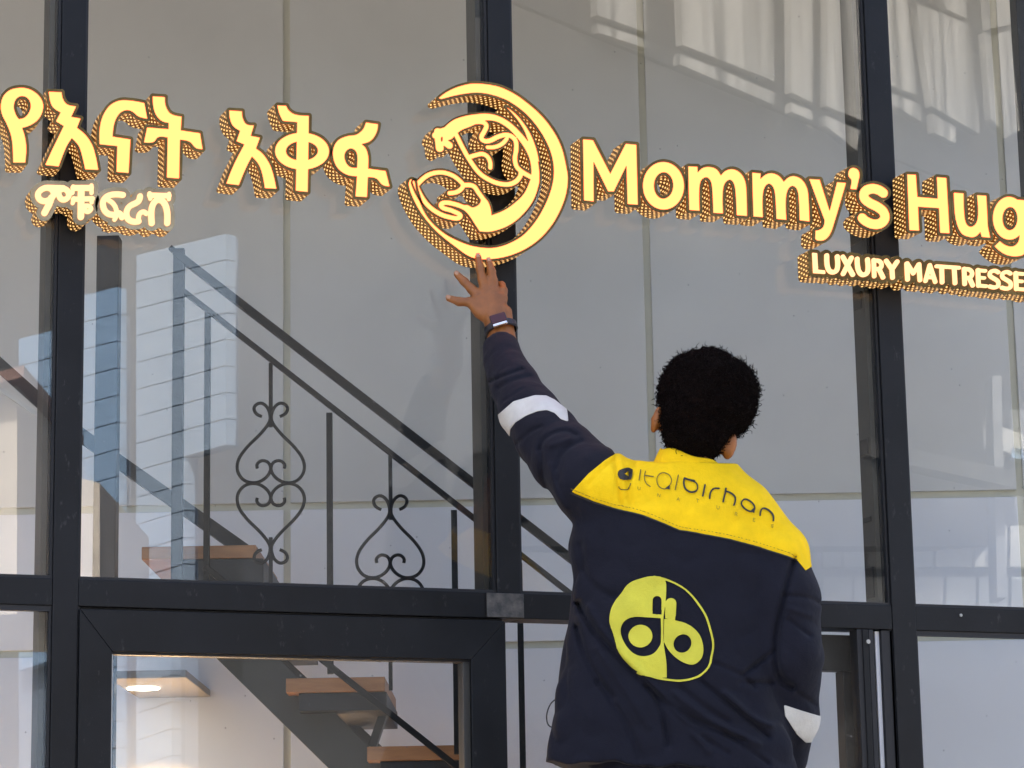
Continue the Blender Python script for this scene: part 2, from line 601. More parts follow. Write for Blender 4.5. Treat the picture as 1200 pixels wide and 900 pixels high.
box('gap_filler', dx0, dx1, 0.004, 0.05, dz1 + 0.0005, TR_B - 0.0005, m_black, fac)  # black filler added to stop the downlight showing through the gap
for nm, q in (('glazing_bead', (ix0 + .0005, ix0 + 0.005, 0.145, iz1 - 0.006)), ('glazing_bead', (ix1 - bead * 1.5, ix1 - .0005, 0.145, iz1 - 0.006))):
    box(nm, q[0], q[1], -0.010, 0.030, q[2], q[3], m_frame_in if q[1] - q[0] > .01 else pbr('bright_bead', (0.5, 0.5, 0.48), 0.35), door, 0.001)
box('glazing_bead', ix0, ix1, -0.010, 0.030, iz1 - 0.0055, iz1 - .0005, m_black, door)
box('glass_pane', ix0 + 0.005, ix1 - bead * 1.5, 0.0, 0.008, 0.143, iz1 - 0.006, m_glass_low, door)

# ---- pale glass bay behind the person and the dark door leaf right of him
bay = empty('side_light', (P(800, 820)[0], 0, 0))
tag(bay, 'tall glass pane behind the person, under the middle transom', 'window')
sx0, sx1 = dx1 + 0.004, xz(1006, 820, 0)[0]
box('glass_pane', sx0, sx1 - 0.002, 0.0, 0.008, 0.12, TR_B - 0.009, m_glass_low, bay)
box('sill_rail', sx0, sx1 - 0.002, -0.012, 0.05, 0.02, 0.118, m_frame, bay, 0.002)
m_brown = pbr('dark_brown_steel', (0.008, 0.006, 0.005), 0.5, noise=0.5, nscale=6, bump=0.1)
leaf = empty('inner_door', (P(990, 820, 0.07)[0], 0.07, 0))
tag(leaf, 'dark brown inner door leaf behind the glass to the right of the person', 'door')
lx0, lx1 = xz(790, 820, .06)[0], xz(1005.5, 820, .06)[0]
lz1 = TR_B - 0.012; lzi = xz(980, 787, .06)[1]; lxi = xz(985, 820, .06)[0]
box('top_rail', lx0, lx1, 0.040, 0.085, lzi, lz1, m_brown, leaf, 0.002)
box('stile', lxi, lx1, 0.041, 0.084, 0.06, lzi - .0006, m_brown, leaf, 0.002)
box('stile', lx0, lx0 + .05, 0.041, 0.084, 0.06, lzi - .0006, m_brown, leaf, 0.002)
box('bottom_rail', lx0 + .0505, lxi - .0006, 0.041, 0.084, 0.06, .2, m_brown, leaf, 0.002)
post = empty('door_jamb', (P(1030, 820)[0], 0, 0))
tag(post, 'narrow charcoal jamb of three upright profiles beside the right mullion', 'door frame')
def upright(nm, pa, pb, y0, y1, mat, pt=None, top=TR_B - 0.002):
    return box(nm, xz(pa, 820, y0)[0], xz(pb, 820, y0)[0], y0, y1, 0.05, top, mat, pt or post, 0.0015)
upright('upright', 1007.5, 1014, -0.012, 0.03, m_black)
j = upright('upright', 1014.3, 1021, -0.016, 0.035, m_frame)
upright('upright', 1021.3, 1027, -0.012, 0.03, m_black)
m_boltm = pbr('zinc', (0.6, 0.6, 0.58), 0.3, 0.8)
upright('upright', 1036, 1053, -0.006, 0.05, m_black)
xq, zq = xz(1017, 752, -0.017)
mk('bolt', *tube([(xq, -0.0162, zq), (xq, -0.021, zq)], 0.006, 10), m_boltm, post)
box('white_seal', xz(1028, 820, .01)[0], xz(1034.5, 820, .01)[0], 0.006, 0.012, 0.05, TR_B - 0.004, pbr('white_seal', (0.75, 0.75, 0.75), 0.5), post)

# ================================================================== interior
DW = 8.34                                     # the panelled wall faces us squarely at this distance
inn = empty('panelled_wall', tuple(D(600, 900, DW)[:2]) + (0,))
tag(inn, 'pale grey panelled inner wall with cream joint strips behind the glass', 'wall')
m_panel = pbr('pale_panel', (0.645, 0.635, 0.615), 0.55, noise=0.07, nscale=0.9, bump=0.05, bscale=40)
m_panel_low = pbr('brightened_panel', (0.80, 0.80, 0.83), 0.5, noise=0.04, nscale=1.2, bump=0.05, bscale=40)  # lower panels whitened to stand in for stronger light near the floor
m_cream = pbr('cream_strip', (0.64, 0.61, 0.49), 0.45, noise=0.05)
def CF(px, py, d):                            # camera-level frame coordinates (a, z)
    p = D(px, py, d); return float((p - CAM) @ RC), float(p[2])
def FR(a, d, z):
    q = CAM + RC * a + FC * d; return np.array([q[0], q[1], z])
def fbox(name, a0, a1, d0, d1, z0, z1, mat, parent=None, bw=0.0):
    o = mk(name, [FR(a, d, z) for a in (a0, a1) for d in (d0, d1) for z in (z0, z1)], BOXF, mat, parent)
    if bw: bevel(o, bw)
    return o
fbox('backing', -3.2, 3.4, DW + 0.006, DW + 0.12, 0.0, 4.62, m_cream, inn)
xsj = [CF(336, 100, DW)[0], CF(752, 100, DW)[0]]
st = xsj[1] - xsj[0]
cols = [xsj[0] - 2 * st, xsj[0] - st, xsj[0], xsj[1], xsj[1] + st, xsj[1] + 2 * st]
zj = [CF(600, 589, DW)[1], CF(617, 756, DW)[1]]
rows = [0.02, zj[1] - 2 * (zj[0] - zj[1]), zj[1] - (zj[0] - zj[1]), zj[1], zj[0], 4.61]
for i in range(5):
    for jj in range(5):
        g = 0.011
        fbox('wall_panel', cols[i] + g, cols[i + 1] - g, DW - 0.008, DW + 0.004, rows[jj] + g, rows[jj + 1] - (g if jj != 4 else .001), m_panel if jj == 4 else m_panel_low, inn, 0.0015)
# floor, ceiling, side walls of the hall
def st_box(name, *a, **k):
    o = box(name, *a, **k); o['kind'] = 'structure'; return o
m_floor = pbr('pale_tile_floor', (0.78, 0.78, 0.78), 0.35, noise=0.1, nscale=2)
m_ceil = pbr('grey_ceiling', (0.05, 0.045, 0.04), 0.8, noise=0.04)
st_box('floor', -4.5, 6.5, 0.02, 6.0, -0.1, 0.012, m_floor)
st_box('ceiling', -4.5, 6.5, 0.302, 6.0, 4.63, 4.75, m_ceil)
st_box('wall_left', -4.7, -4.5, -0.05, 6.0, 0, 5.1, m_ceil)
st_box('wall_right', 6.5, 6.7, -0.05, 6.0, 0, 5.1, m_ceil)
st_box('wall_back', -4.5, 6.5, 6.0, 6.2, 0, 7.2, m_ceil)
par = box('facade_parapet', -4.5, 6.5, -0.03, 0.3, ZTOP + 0.001, 5.3, pbr('grey_cladding', (0.2, 0.2, 0.2), 0.5, noise=.1))  # unseen upper wall, brought low to shade the top of the inner wall
tag(par, kind='structure')

# dark steel columns inside
m_dsteel = pbr('dark_steel', (0.010, 0.010, 0.011), 0.5, noise=0.4, nscale=8, bump=0.25, bscale=150)
def icol(label, pa, pb, d, t, pytop, pybot, mat=m_dsteel):
    a0, z1 = CF(pa, pytop, d); a1, _ = CF(pb, pytop, d); z0 = CF(pa, pybot, d)[1] if pybot else 0.012
    o = fbox('steel_column', a0, a1, d, d + t, z0, z1, mat, None, 0.002)
    return tag(o, label, 'column')
icol('dark steel column just right of the left mullion, under the small sign', 113.5, 139.5, 7.45, 0.06, 276, None)
icol('dark steel column at the top right edge behind the glass', 1188, 1206, 7.9, 0.1, -40, 225)

# ---------------------------------------------------------------- staircase with iron railing
SD = 7.42
stair = empty('staircase', tuple(D(400, 900, SD)[:2]) + (0.012,))
tag(stair, 'open steel staircase with wooden treads going up to the left behind the door glass', 'staircase')
rail = empty('stair_railing', tuple(D(330, 690, SD)[:2]) + (0.012,))
tag(rail, 'black wrought iron stair railing with heart shaped scrolls behind the glass', 'railing')
m_iron = pbr('wrought_iron', (0.006, 0.006, 0.006), 0.55, spec=0.25, noise=0.4, nscale=30, bump=0.6, bscale=180)
S_ = SD / FOC
def DD(px, py, dd=0.0): return D(px, py, SD + dd)
bar('handrail', DD(206, 297), DD(720, 694), 9.6 * S_, 0.035, m_iron, rail, bw=.002)
bar('rail', DD(211, 338), DD(720, 736), 6.4 * S_, 0.025, m_iron, rail, bw=.002)
bar('rail', DD(240, 664), DD(560, 918), 7.5 * S_, 0.02, m_iron, rail, bw=.002)
def vpost(px, py0, py1, w, parent, nm='baluster', mat=m_iron, dd=0.0, t=None):
    a = DD(px, py0, dd); zb = DD(px, py1, dd)[2]
    return bar(nm, a, (a[0], a[1], zb), w, t or w, mat, parent, bw=.001)
vpost(210, 292, 700, 13 * S_, rail, 'newel_post')
bar('handrail', DD(200, 291), DD(214, 302), 6 * S_, 0.034, m_iron, rail)
for px, top, bot in ((243.5, 366, 690), (386, 484, 790), (532, 598, 884), (608.5, 660, 960)):
    vpost(px, top, bot, 7.2 * S_, rail)
heart = [(265, 456), (250, 447), (247, 432), (262, 423), (277, 432), (285, 452), (283, 470), (262, 498), (228, 532), (208, 562), (206, 590), (222, 612), (248, 618), (272, 608), (286, 588), (282, 570), (266, 564), (254, 572), (254, 583)]
def ornament(dx, dy, ys=1.0):
    o = None
    for sx in (1, -1):
        for sy in (1, -1):
            pts = []
            for x, y in heart:
                X = 287 + (x - 287) * sx; Y = 619 + (y - 619) * sy
                pts.append((X, Y))
            c = catmull(pts, 5, False)
            w3 = [DD(180 + X / 2.09 + dx, 270 + Y / 2.09 + dy, 0.004 * sx) for X, Y in [(a_, 423 + (b_ - 423) * ys) for a_, b_ in c]]
            mk('scroll', *tube(w3, 0.0046, 8), m_iron, rail, True)
    for (ya, yb) in ((325, 482), (752, 900)):
        vpost(317.3 + dx, 270 + ya / 2.09 + dy, 270 + yb / 2.09 + dy, 4.6 * S_, rail, 'rod')
ornament(0, 0); ornament(140, 108.5, 1.03)
# stair body: steel stringer, trays, wooden treads
m_wood = pbr('tread_wood', (0.40, 0.175, 0.06), 0.45, noise=0.25, nscale=6, nstretch=(1, 1, 6), bump=0.1)
m_steel = pbr('grey_stringer', (0.025, 0.026, 0.028), 0.5, noise=0.2, nscale=6)
S2 = SD + 0.10
def sbar(nm, pa, pb, w, t, mat, dd=0.10):
    a, b = DD(*pa, dd), DD(*pb, dd)
    return bar(nm, a, b, w, t, mat, stair, bw=.002)
m_olive = pbr('olive_stringer', (0.035, 0.033, 0.024), 0.5, noise=0.25, nscale=3)
sbar('stringer', (205, 688), (440, 918), 52 * S_, 0.04, m_olive, 0.16)
sbar('stringer', (215, 690), (450, 905), 44 * S_, 0.05, m_steel, 0.60)
TRD = 0.72
def tread(pa, pb, py0, py1, wood=True):
    a0, z1 = CF(pa, py0, SD + 0.05); a1, _ = CF(pb, py0, SD + 0.05)
    z0 = CF(pa, py1, SD + 0.05)[1]
    o = fbox('tread', a0, a1, SD + 0.05, SD + TRD, z0, z1, m_wood, stair, 0.002)
    fbox('tray', a0 + 0.035, a1 + 0.004, SD + 0.06, SD + TRD + .004, z0 - 0.05, z0 - 0.001, m_dsteel, stair, 0.001)
    return a0, a1, z0, z1
st0 = tread(335, 451, 795, 812)
rise = CF(335, 795, SD + .05)[1] - CF(430, 875, SD + .05)[1]
tread(430, 545, 875, 892)
tread(521, 640, 955, 972)
tread(238, 350, 715, 731)
for k in (3, 4, 5, 6, 7):
    tread(335 + 93 * k, 451 + 93 * k, 795 + 80 * k, 812 + 80 * k)
for (p0, p1) in (((452, 830), (436, 876)), ((545, 910), (530, 956))):
    sbar('riser_bracket', p0, p1, 10 * S_, 0.06, m_steel, 0.30)
# landing
a0, z1 = CF(214, 640, SD + .05); a1, _ = CF(300, 640, SD + .05); z0 = CF(214, 655, SD + .05)[1]
fbox('landing_board', CF(166, 640, SD + .05)[0], a1, SD + 0.05, SD + TRD, z0, z1, m_wood, stair, 0.002)
fbox('landing_beam', CF(212, 640, SD + .05)[0], a1 + .02, SD + 0.055, SD + TRD - .01, z0 - 0.10, z0 - 0.001, m_dsteel, stair, 0.002)
# the flight above, seen as sloping dark bars
upf = empty('upper_flight', tuple(D(170, 560, 7.9)[:2]) + (2.2,))
tag(upf, 'sloping dark stair bars seen low in the two left panes', 'stair stringer')
bar('stringer', D(92, 508, 7.85), D(300, 655, 7.85), 17 * S_, 0.05, m_dsteel, upf)
bar('stringer', D(-60, 375, 7.85), D(62, 484, 7.85), 17 * S_, 0.05, m_dsteel, upf)
bar('handrail', D(-60, 385 + 30, 7.83), D(58, 488 + 8, 7.83), 5 * S_, 0.03, pbr('pale_edge', (0.6, 0.6, 0.58), 0.4), upf)  # pale bar along the lower edge of the dark one
# soffit with a lit downlight, low left
sof = empty('lit_soffit', tuple(D(175, 805, 7.9)[:2]) + (1.9,))
tag(sof, 'small pale ceiling panel with a glowing round downlight at the bottom left', 'ceiling lamp')
a0, zs = CF(128, 812, 7.8); a1 = CF(222, 812, 7.8)[0]
zs = CF(168, 806, 8.0)[1]
fbox('ceiling_panel', a0 + 0.01, a1, 7.72, 8.33, zs, zs + 0.022, pbr('soffit_grey', (0.22, 0.21, 0.20), 0.6), sof, .002)
al = CF(168, 806, 8.0)[0]
c0 = FR(al, 8.0, zs)
ring = [(c0[0] + 0.046 * math.cos(t), c0[1] + 0.046 * math.sin(t)) for t in np.linspace(0, 2 * math.pi, 24, endpoint=False)]
mk('lamp_disc', [(x, y, zs - 0.004) for x, y in ring] + [(x, y, zs - .0005) for x, y in ring], [tuple(range(24))[::-1], tuple(range(24, 48))] + [(i, (i + 1) % 24, (i + 1) % 24 + 24, i + 24) for i in range(24)], emit('downlight_glow', (1, 0.93, 0.78), 9), sof)
pl = bpy.data.lights.new('downlight', 'SPOT')
pl.energy = 85; pl.color = (1, 0.56, 0.20); pl.spot_size = math.radians(125); pl.spot_blend = 0.9; pl.shadow_soft_size = 0.04
plo = bpy.data.objects.new('downlight', pl); plo.location = (c0[0], c0[1], zs - 0.02)
SC.collection.objects.link(plo)

# ================================================================== ground outside
m_pave = pbr('pale_paving', (0.30, 0.285, 0.265), 0.7, noise=0.12, nscale=1.5, bump=0.2, bscale=30)
m_asph = pbr('asphalt', (0.06, 0.06, 0.06), 0.8, noise=0.25, nscale=3, bump=0.3, bscale=80)
st_box('pavement', -40, 60, -9.0, 0.018, -0.12, 0.0, m_pave)
st_box('road', -60, 90, -30.0, -9.002, -0.3, -0.12, m_asph)
st_box('pavement', -60, 90, -140, -30.002, -0.3, -0.002, m_pave)
gm = mk('ground', [(-900, -900, -0.35), (900, -900, -0.35), (900, 900, -0.35), (-900, 900, -0.35)], [(0, 1, 2, 3)], m_pave); gm['kind'] = 'structure'

# ================================================================== the street mirrored in the glass
def vplate(name, quad, depths, mat, parent, t=0.12):
    "four corners (px,py) with forward distance each -> real slab behind us with thickness"
    f = [VR(x, y, d) for (x, y), d in zip(quad, depths)]
    nrm = np.cross(f[1] - f[0], f[3] - f[0]); nrm /= np.linalg.norm(nrm)
    cen = sum(f) / 4
    if nrm @ (CAM - cen) > 0: nrm = -nrm
    b = [p + nrm * t for p in f]
    V = f + b
    F = [(0, 1, 2, 3), (7, 6, 5, 4), (0, 4, 5, 1), (1, 5, 6, 2), (2, 6, 7, 3), (3, 7, 4, 0)]
    return mk(name, V, F, mat, parent)
def vplane(x1, d1, x2, d2, back=0.0):
    "upright plane in the street, given by its mirror image's distance at two picture columns"
    p1, p2 = D(x1, 600, d1), D(x2, 600, d2)
    n = np.array([p2[1] - p1[1], p1[0] - p2[0], 0.0]); n /= np.linalg.norm(n)
    if n @ (p1 - CAM) < 0: n = -n
    p1 = p1 + n * back
    def at(x, y):
        v = ray(x, y); q = CAM + v * (((p1 - CAM) @ n) / (v @ n))
        return np.array([q[0], -q[1], q[2]])
    return at, np.array([n[0], -n[1], 0.0])
def slab(name, quad, pln, mat, parent, t=0.12):
    at, n = pln
    f = [at(x, y) for x, y in quad]
    V = f + [p + n * t for p in f]
    return mk(name, V, [(0, 1, 2, 3), (7, 6, 5, 4), (0, 4, 5, 1), (1, 5, 6, 2), (2, 6, 7, 3), (3, 7, 4, 0)], mat, parent)
def hgt(x, y): return 1282 - 0.018 * (x - 600) - y

# -- blue tower, joints slope because its face is turned
m_tow = pbr('blue_glass_panel', (0.20, 0.32, 0.48), 0.35, noise=0.08, nscale=0.3, spec=0.5)
m_tow2 = pbr('pale_glass_panel', (0.24, 0.32, 0.42), 0.35, noise=0.06, nscale=0.3)
m_tjoint = pbr('tower_joint', (0.15, 0.195, 0.26), 0.6)
tow = empty('blue_tower', tuple(VR(200, 900, 62)[:2]) + (0,))
tag(tow, 'pale blue panel clad tower across the street, mirrored in the left panes', 'building')
SLP = 0.24
def ty(x, i): return 273 + (265 - x) * SLP + i * 31.0 * (1 + (265 - x) * 0.0002)
def td(x): return 62.0 * hgt(265, 600) / hgt(x, 600 + (265 - x) * SLP)
TP = vplane(20, td(20), 265, td(265)); TP2 = vplane(20, td(20), 265, td(265), 0.35)
for (xa, xb, i0, i1, mt) in ((160, 201, 0, 20, m_tow2), (201.6, 265, 0, 8, m_tow2), (97, 137, 1, 20, m_tow), (60, 96, 2, 20, m_tow2), (22, 59, 2, 14, m_tow), (201.6, 217, 8, 14, m_tow2)):
    for i in range(i0, i1):
        q = [(xa, ty(xa, i) + 0.9), (xb, ty(xb, i) + 0.9), (xb, ty(xb, i + 1) - 0.5), (xa, ty(xa, i + 1) - 0.5)]
        slab('facade_panel', q, TP, mt, tow, 0.3)
for (xa, xb, i0, i1) in ((22, 138, 2, 20), (159.5, 217, 1, 20), (217, 264.5, 0, 8)):
    q = [(xa, ty(xa, i0) + 2), (xb, ty(xb, i0) + 2), (xb, ty(xb, i1)), (xa, ty(xa, i1))]
    slab('core_wall', q, TP2, m_tjoint, tow, 0.4)
# lower blocks under the tower
lowb = empty('cream_house', tuple(VR(30, 900, 45)[:2]) + (0,))
tag(lowb, 'low cream plastered house across the street, mirrored in the lower left panes', 'building')
m_creamw = pbr('cream_plaster', (0.50, 0.45, 0.38), 0.8, noise=0.12, nscale=1)
vplate('wall', [(-80, 470), (20, 440), (20, 720), (-80, 720)], [46] * 4, m_creamw, lowb, 6)
vplate('wall', [(94, 560), (117, 566), (117, 700), (94, 700)], [44] * 4, m_creamw, lowb, 6)
vplate('roof', [(-80, 455), (28, 428), (28, 441), (-80, 470)], [45.5] * 4, pbr('roof_edge', (0.2, 0.12, 0.1), 0.8), lowb, 6.5)

# -- building with curtained windows, upper right
cb = empty('curtained_building', tuple(VR(900, 900, 26)[:2]) + (0,))
tag(cb, 'grey building with tall curtained windows across the street, mirrored in the upper right panes', 'building')
m_clad = pbr('dark_cladding', (0.012, 0.012, 0.012), 0.6, noise=0.2, nscale=0.8)
m_clad2 = pbr('backdrop_dark', (0.016, 0.016, 0.016), 0.7, noise=0.2, nscale=0.8)  # near black so the mirrored backdrop stays dark
def curtain_mat():
    m, n, out = new_mat('pale_curtain')
    b = n.nodes.new('ShaderNodeBsdfPrincipled')
    b.inputs['Roughness'].default_value = 0.9
    tc = n.nodes.new('ShaderNodeTexCoord')
    mp = n.nodes.new('ShaderNodeMapping'); mp.inputs['Scale'].default_value = (5, 5, 0.15)
    t = n.nodes.new('ShaderNodeTexNoise'); t.inputs['Scale'].default_value = 1.4; t.inputs['Detail'].default_value = 3
    cr = n.nodes.new('ShaderNodeValToRGB')
    cr.color_ramp.elements[0].position = 0.38; cr.color_ramp.elements[0].color = (0.10, 0.10, 0.095, 1)
    cr.color_ramp.elements[1].position = 0.62; cr.color_ramp.elements[1].color = (0.36, 0.355, 0.335, 1)
    n.links.new(tc.outputs['Object'], mp.inputs[0]); n.links.new(mp.outputs[0], t.inputs[0])
    n.links.new(t.outputs[0], cr.inputs[0]); n.links.new(cr.outputs[0], b.inputs['Base Color'])
    n.links.new(b.outputs[0], out.inputs[0])
    return m
m_curt = curtain_mat()
def cd(x):
    xs_ = [600, 700, 908, 1120, 1200]; hs = [1281, 1242, 1154, 1105, 1090]
    return 26.0 * 1242 / float(np.interp(x, xs_, hs))
win = [[(700, -60), (757, -60), (759, 38), (700, 17)], [(700, 27), (760, 47), (760, 57), (702, 38)],
       [(795, -60), (906, -60), (908, 95), (800, 52)], [(797, 62), (908, 108), (908, 123), (797, 75)],
       [(926, -60), (952, -60), (953, 120), (928, 108)], [(928, 120), (953, 130), (953, 141), (928, 131)],
       [(970, -60), (1004, -60), (1011, 141), (969, 124)], [(968, 135), (1008, 153), (1004, 176), (968, 147)],
       [(1036, -60), (1058, -60), (1075, 111), (1041, 98)], [(1041, 107), (1078, 122), (1080, 142), (1043, 121)],
       [(1074, 4), (1135, 28), (1149, 157), (1092, 124)], [(1093, 133), (1120, 149), (1121, 168), (1095, 155)],
       [(1078, -60), (1128, -60), (1134, 21), (1110, 11)], [(1154, 38), (1161, 40), (1172, 150), (1162, 139)],
       [(1168, 40), (1184, 35), (1196, 152), (1182, 160)], [(1152, -60), (1182, -60), (1184, 28), (1160, 34)]]
CP = vplane(700, 26, 1120, 29.2); CP2 = vplane(700, 26, 1120, 29.2, 0.12); CP3 = vplane(700, 26, 1120, 29.2, -0.05)
for q in win:
    f = slab('window', q, CP, m_curt, cb, 0.10)
slab('wall', [(600, -130), (1400, -130), (1400, 330), (600, 0)], CP2, m_clad, cb, 0.6)
slab('shade_sheet', [(600, 5), (1400, 332), (1400, 640), (600, 640)], CP2, m_clad2, cb, 0.5)  # dark sheet standing in for shade below the windows, keeps out mirrored sky

# -- street front on the right: parked cars behind a sloping beam
sf = empty('shop_row', tuple(VR(1000, 900, 24)[:2]) + (0,))
tag(sf, 'row of grey shopfronts with pale windows across the street, faint in the right panes', 'building')
m_pale = pbr('pale_shutter', (0.40, 0.41, 0.40), 0.6, noise=0.1, nscale=1)
m_white = pbr('white_window', (0.45, 0.49, 0.49), 0.5)
m_midg = pbr('mid_grey', (0.15, 0.16, 0.17), 0.7, noise=0.1)
vplate('wall', [(600, 480), (1400, 480), (1400, 1000), (600, 1000)], [30.0] * 4, m_midg, sf, 6)
for q, mt in (([(951, 525), (985, 531), (955, 539), (951, 533)], m_white), ([(952, 528), (1000, 528), (1002, 549), (953, 549)], m_white),
              ([(953, 556), (978, 556), (978, 570), (953, 570)], m_white), ([(988, 556), (1003, 556), (1003, 570), (988, 570)], m_white),
              ([(1098, 528), (1130, 532), (1137, 550), (1100, 558)], m_white), ([(1110, 510), (1130, 512), (1134, 518), (1116, 516)], m_white),
              ([(1096, 566), (1128, 563), (1128, 580), (1096, 580)], m_white), ([(1186, 524), (1210, 528), (1210, 540), (1186, 536)], m_tow),
              ([(953, 470), (1010, 488), (1010, 512), (953, 497)], m_pale), ([(1066, 472), (1162, 502), (1162, 528), (1066, 505)], m_pale), ([(1174, 500), (1230, 520), (1230, 540), (1174, 528)], m_pale),
              ([(880, 455), (912, 455), (912, 487), (880, 478)], m_pale), ([(880, 500), (915, 506), (915, 570), (880, 570)], m_pale)):
    vplate('window', q, [29.7] * 4, mt, sf, 0.2)
slab_pl = vplate('dark_screen', [(600, 728), (1400, 728), (1400, 1290), (600, 1290)], [29.8] * 4, m_clad, sf, 0.2)  # dark slab added to keep reflections off the inner door
bq = [(860, 482), (1230, 560), (1230, 580), (860, 500)]
vplate('awning_beam', bq, [28.5] * 4, m_clad, sf, 0.4)
rng = random.Random(3)
for r0, r1 in ((616, 664), (676, 712)):
    x = 965
    while x < 1260:
        w = rng.uniform(18, 46)
        vplate('shutter_panel', [(x, r0), (x + w - 4, r0), (x + w - 4, r1), (x, r1)], [29.7] * 4, m_pale if rng.random() < .6 else m_white, sf, 0.2)
        x += w
vplate('pillar', [(922, 440), (951, 440), (951, 700), (922, 700)], [28.9] * 4, m_midg, sf, 0.5)
vplate('pillar', [(1163, 440), (1174, 440), (1180, 700), (1169, 700)], [28.9] * 4, m_midg, sf, 0.5)

# -- dark backdrop added to fill the middle and left so the glass stays clear there
db = empty('dark_backdrop', tuple(VR(400, 900, 75)[:2]) + (0,))
tag(db, 'large dark backdrop added across the street behind the tower, darkening the middle panes', 'building')
vplate('wall', [(-700, -120), (620, -120), (620, 1250), (-700, 1250)], [80] * 4, m_clad2, db, 12)
vplate('wall', [(285, 335), (1500, 300), (1500, 1250), (285, 1250)], [70] * 4, pbr('backdrop_step_dim', (0.018, 0.018, 0.02), 0.8, noise=0.3, nscale=0.25), db, 2)  # this and the next two walls are added, stepping the reflection brighter downwards
vplate('wall', [(300, 455), (1500, 440), (1500, 1250), (300, 1250)], [55] * 4, pbr('backdrop_step_mid', (0.022, 0.023, 0.025), 0.8, noise=0.3, nscale=0.3), db, 2)
vplate('wall', [(285, 600), (1500, 590), (1500, 1250), (285, 1250)], [46] * 4, pbr('backdrop_step_bright', (0.030, 0.032, 0.036), 0.8, noise=0.25, nscale=0.35), db, 2)
# ================================================================== the lit sign
SY = -0.096                                    # front of the letter faces
m_face = emit('lit_acrylic', (1.0, 0.145, 0.044), 1.3)
m_face_b = emit('lit_acrylic_small', (1.0, 0.46, 0.22), 0.46)
m_trim = pbr('brass_trim', (0.14, 0.095, 0.028), 0.4, 0.6, noise=0.3, nscale=12)
m_plate = pbr('bronze_plate', (0.14, 0.095, 0.028), 0.25, 0.5, noise=0.35, nscale=10, rvar=0.1)
m_plate_l = pbr('pale_gold_plate', (0.34, 0.30, 0.20), 0.14, 0.45, noise=0.4, nscale=7, rvar=0.1)
m_backp = pbr('gold_back', (0.35, 0.22, 0.06), 0.5, 0.3)
def return_mat():
    "brass sheet pierced by a staggered grid of holes that the lamps inside shine through"
    m, n, out = new_mat('perforated_return')
    b = n.nodes.new('ShaderNodeBsdfPrincipled')
    b.inputs['Base Color'].default_value = (0.42, 0.20, 0.045, 1)
    b.inputs['Metallic'].default_value = 0.6
    b.inputs['Roughness'].default_value = 0.42
    e = n.nodes.new('ShaderNodeEmission')
    e.inputs[0].default_value = (1.0, 0.56, 0.20, 1)
    e.inputs[1].default_value = 0.30
    uv = n.nodes.new('ShaderNodeUVMap'); uv.uv_map = 'UVMap'
    sp = n.nodes.new('ShaderNodeSeparateXYZ')
    n.links.new(uv.outputs[0], sp.inputs[0])
    def mth(op, a, b_=None, c=None):
        k = n.nodes.new('ShaderNodeMath'); k.operation = op
        for i, v in enumerate((a, b_, c)):
            if v is None: continue
            if isinstance(v, (int, float)): k.inputs[i].default_value = v
            else: n.links.new(v, k.inputs[i])
        return k.outputs[0]
    pit = 0.0132
    def grid(off):
        u = mth('SUBTRACT', mth('FRACT', mth('ADD', mth('DIVIDE', sp.outputs[0], pit), off)), 0.5)
        v = mth('SUBTRACT', mth('FRACT', mth('ADD', mth('DIVIDE', sp.outputs[1], pit * 2.1), off)), 0.5)
        return mth('SQRT', mth('ADD', mth('MULTIPLY', u, u), mth('MULTIPLY', v, v)))
    d = mth('MINIMUM', grid(0.0), grid(0.5))
    hole = mth('LESS_THAN', d, 0.185)
    mx = n.nodes.new('ShaderNodeMixShader')
    n.links.new(hole, mx.inputs[0]); n.links.new(b.outputs[0], mx.inputs[1]); n.links.new(e.outputs[0], mx.inputs[2])
    n.links.new(mx.outputs[0], out.inputs[0])
    return m
m_ret = return_mat()

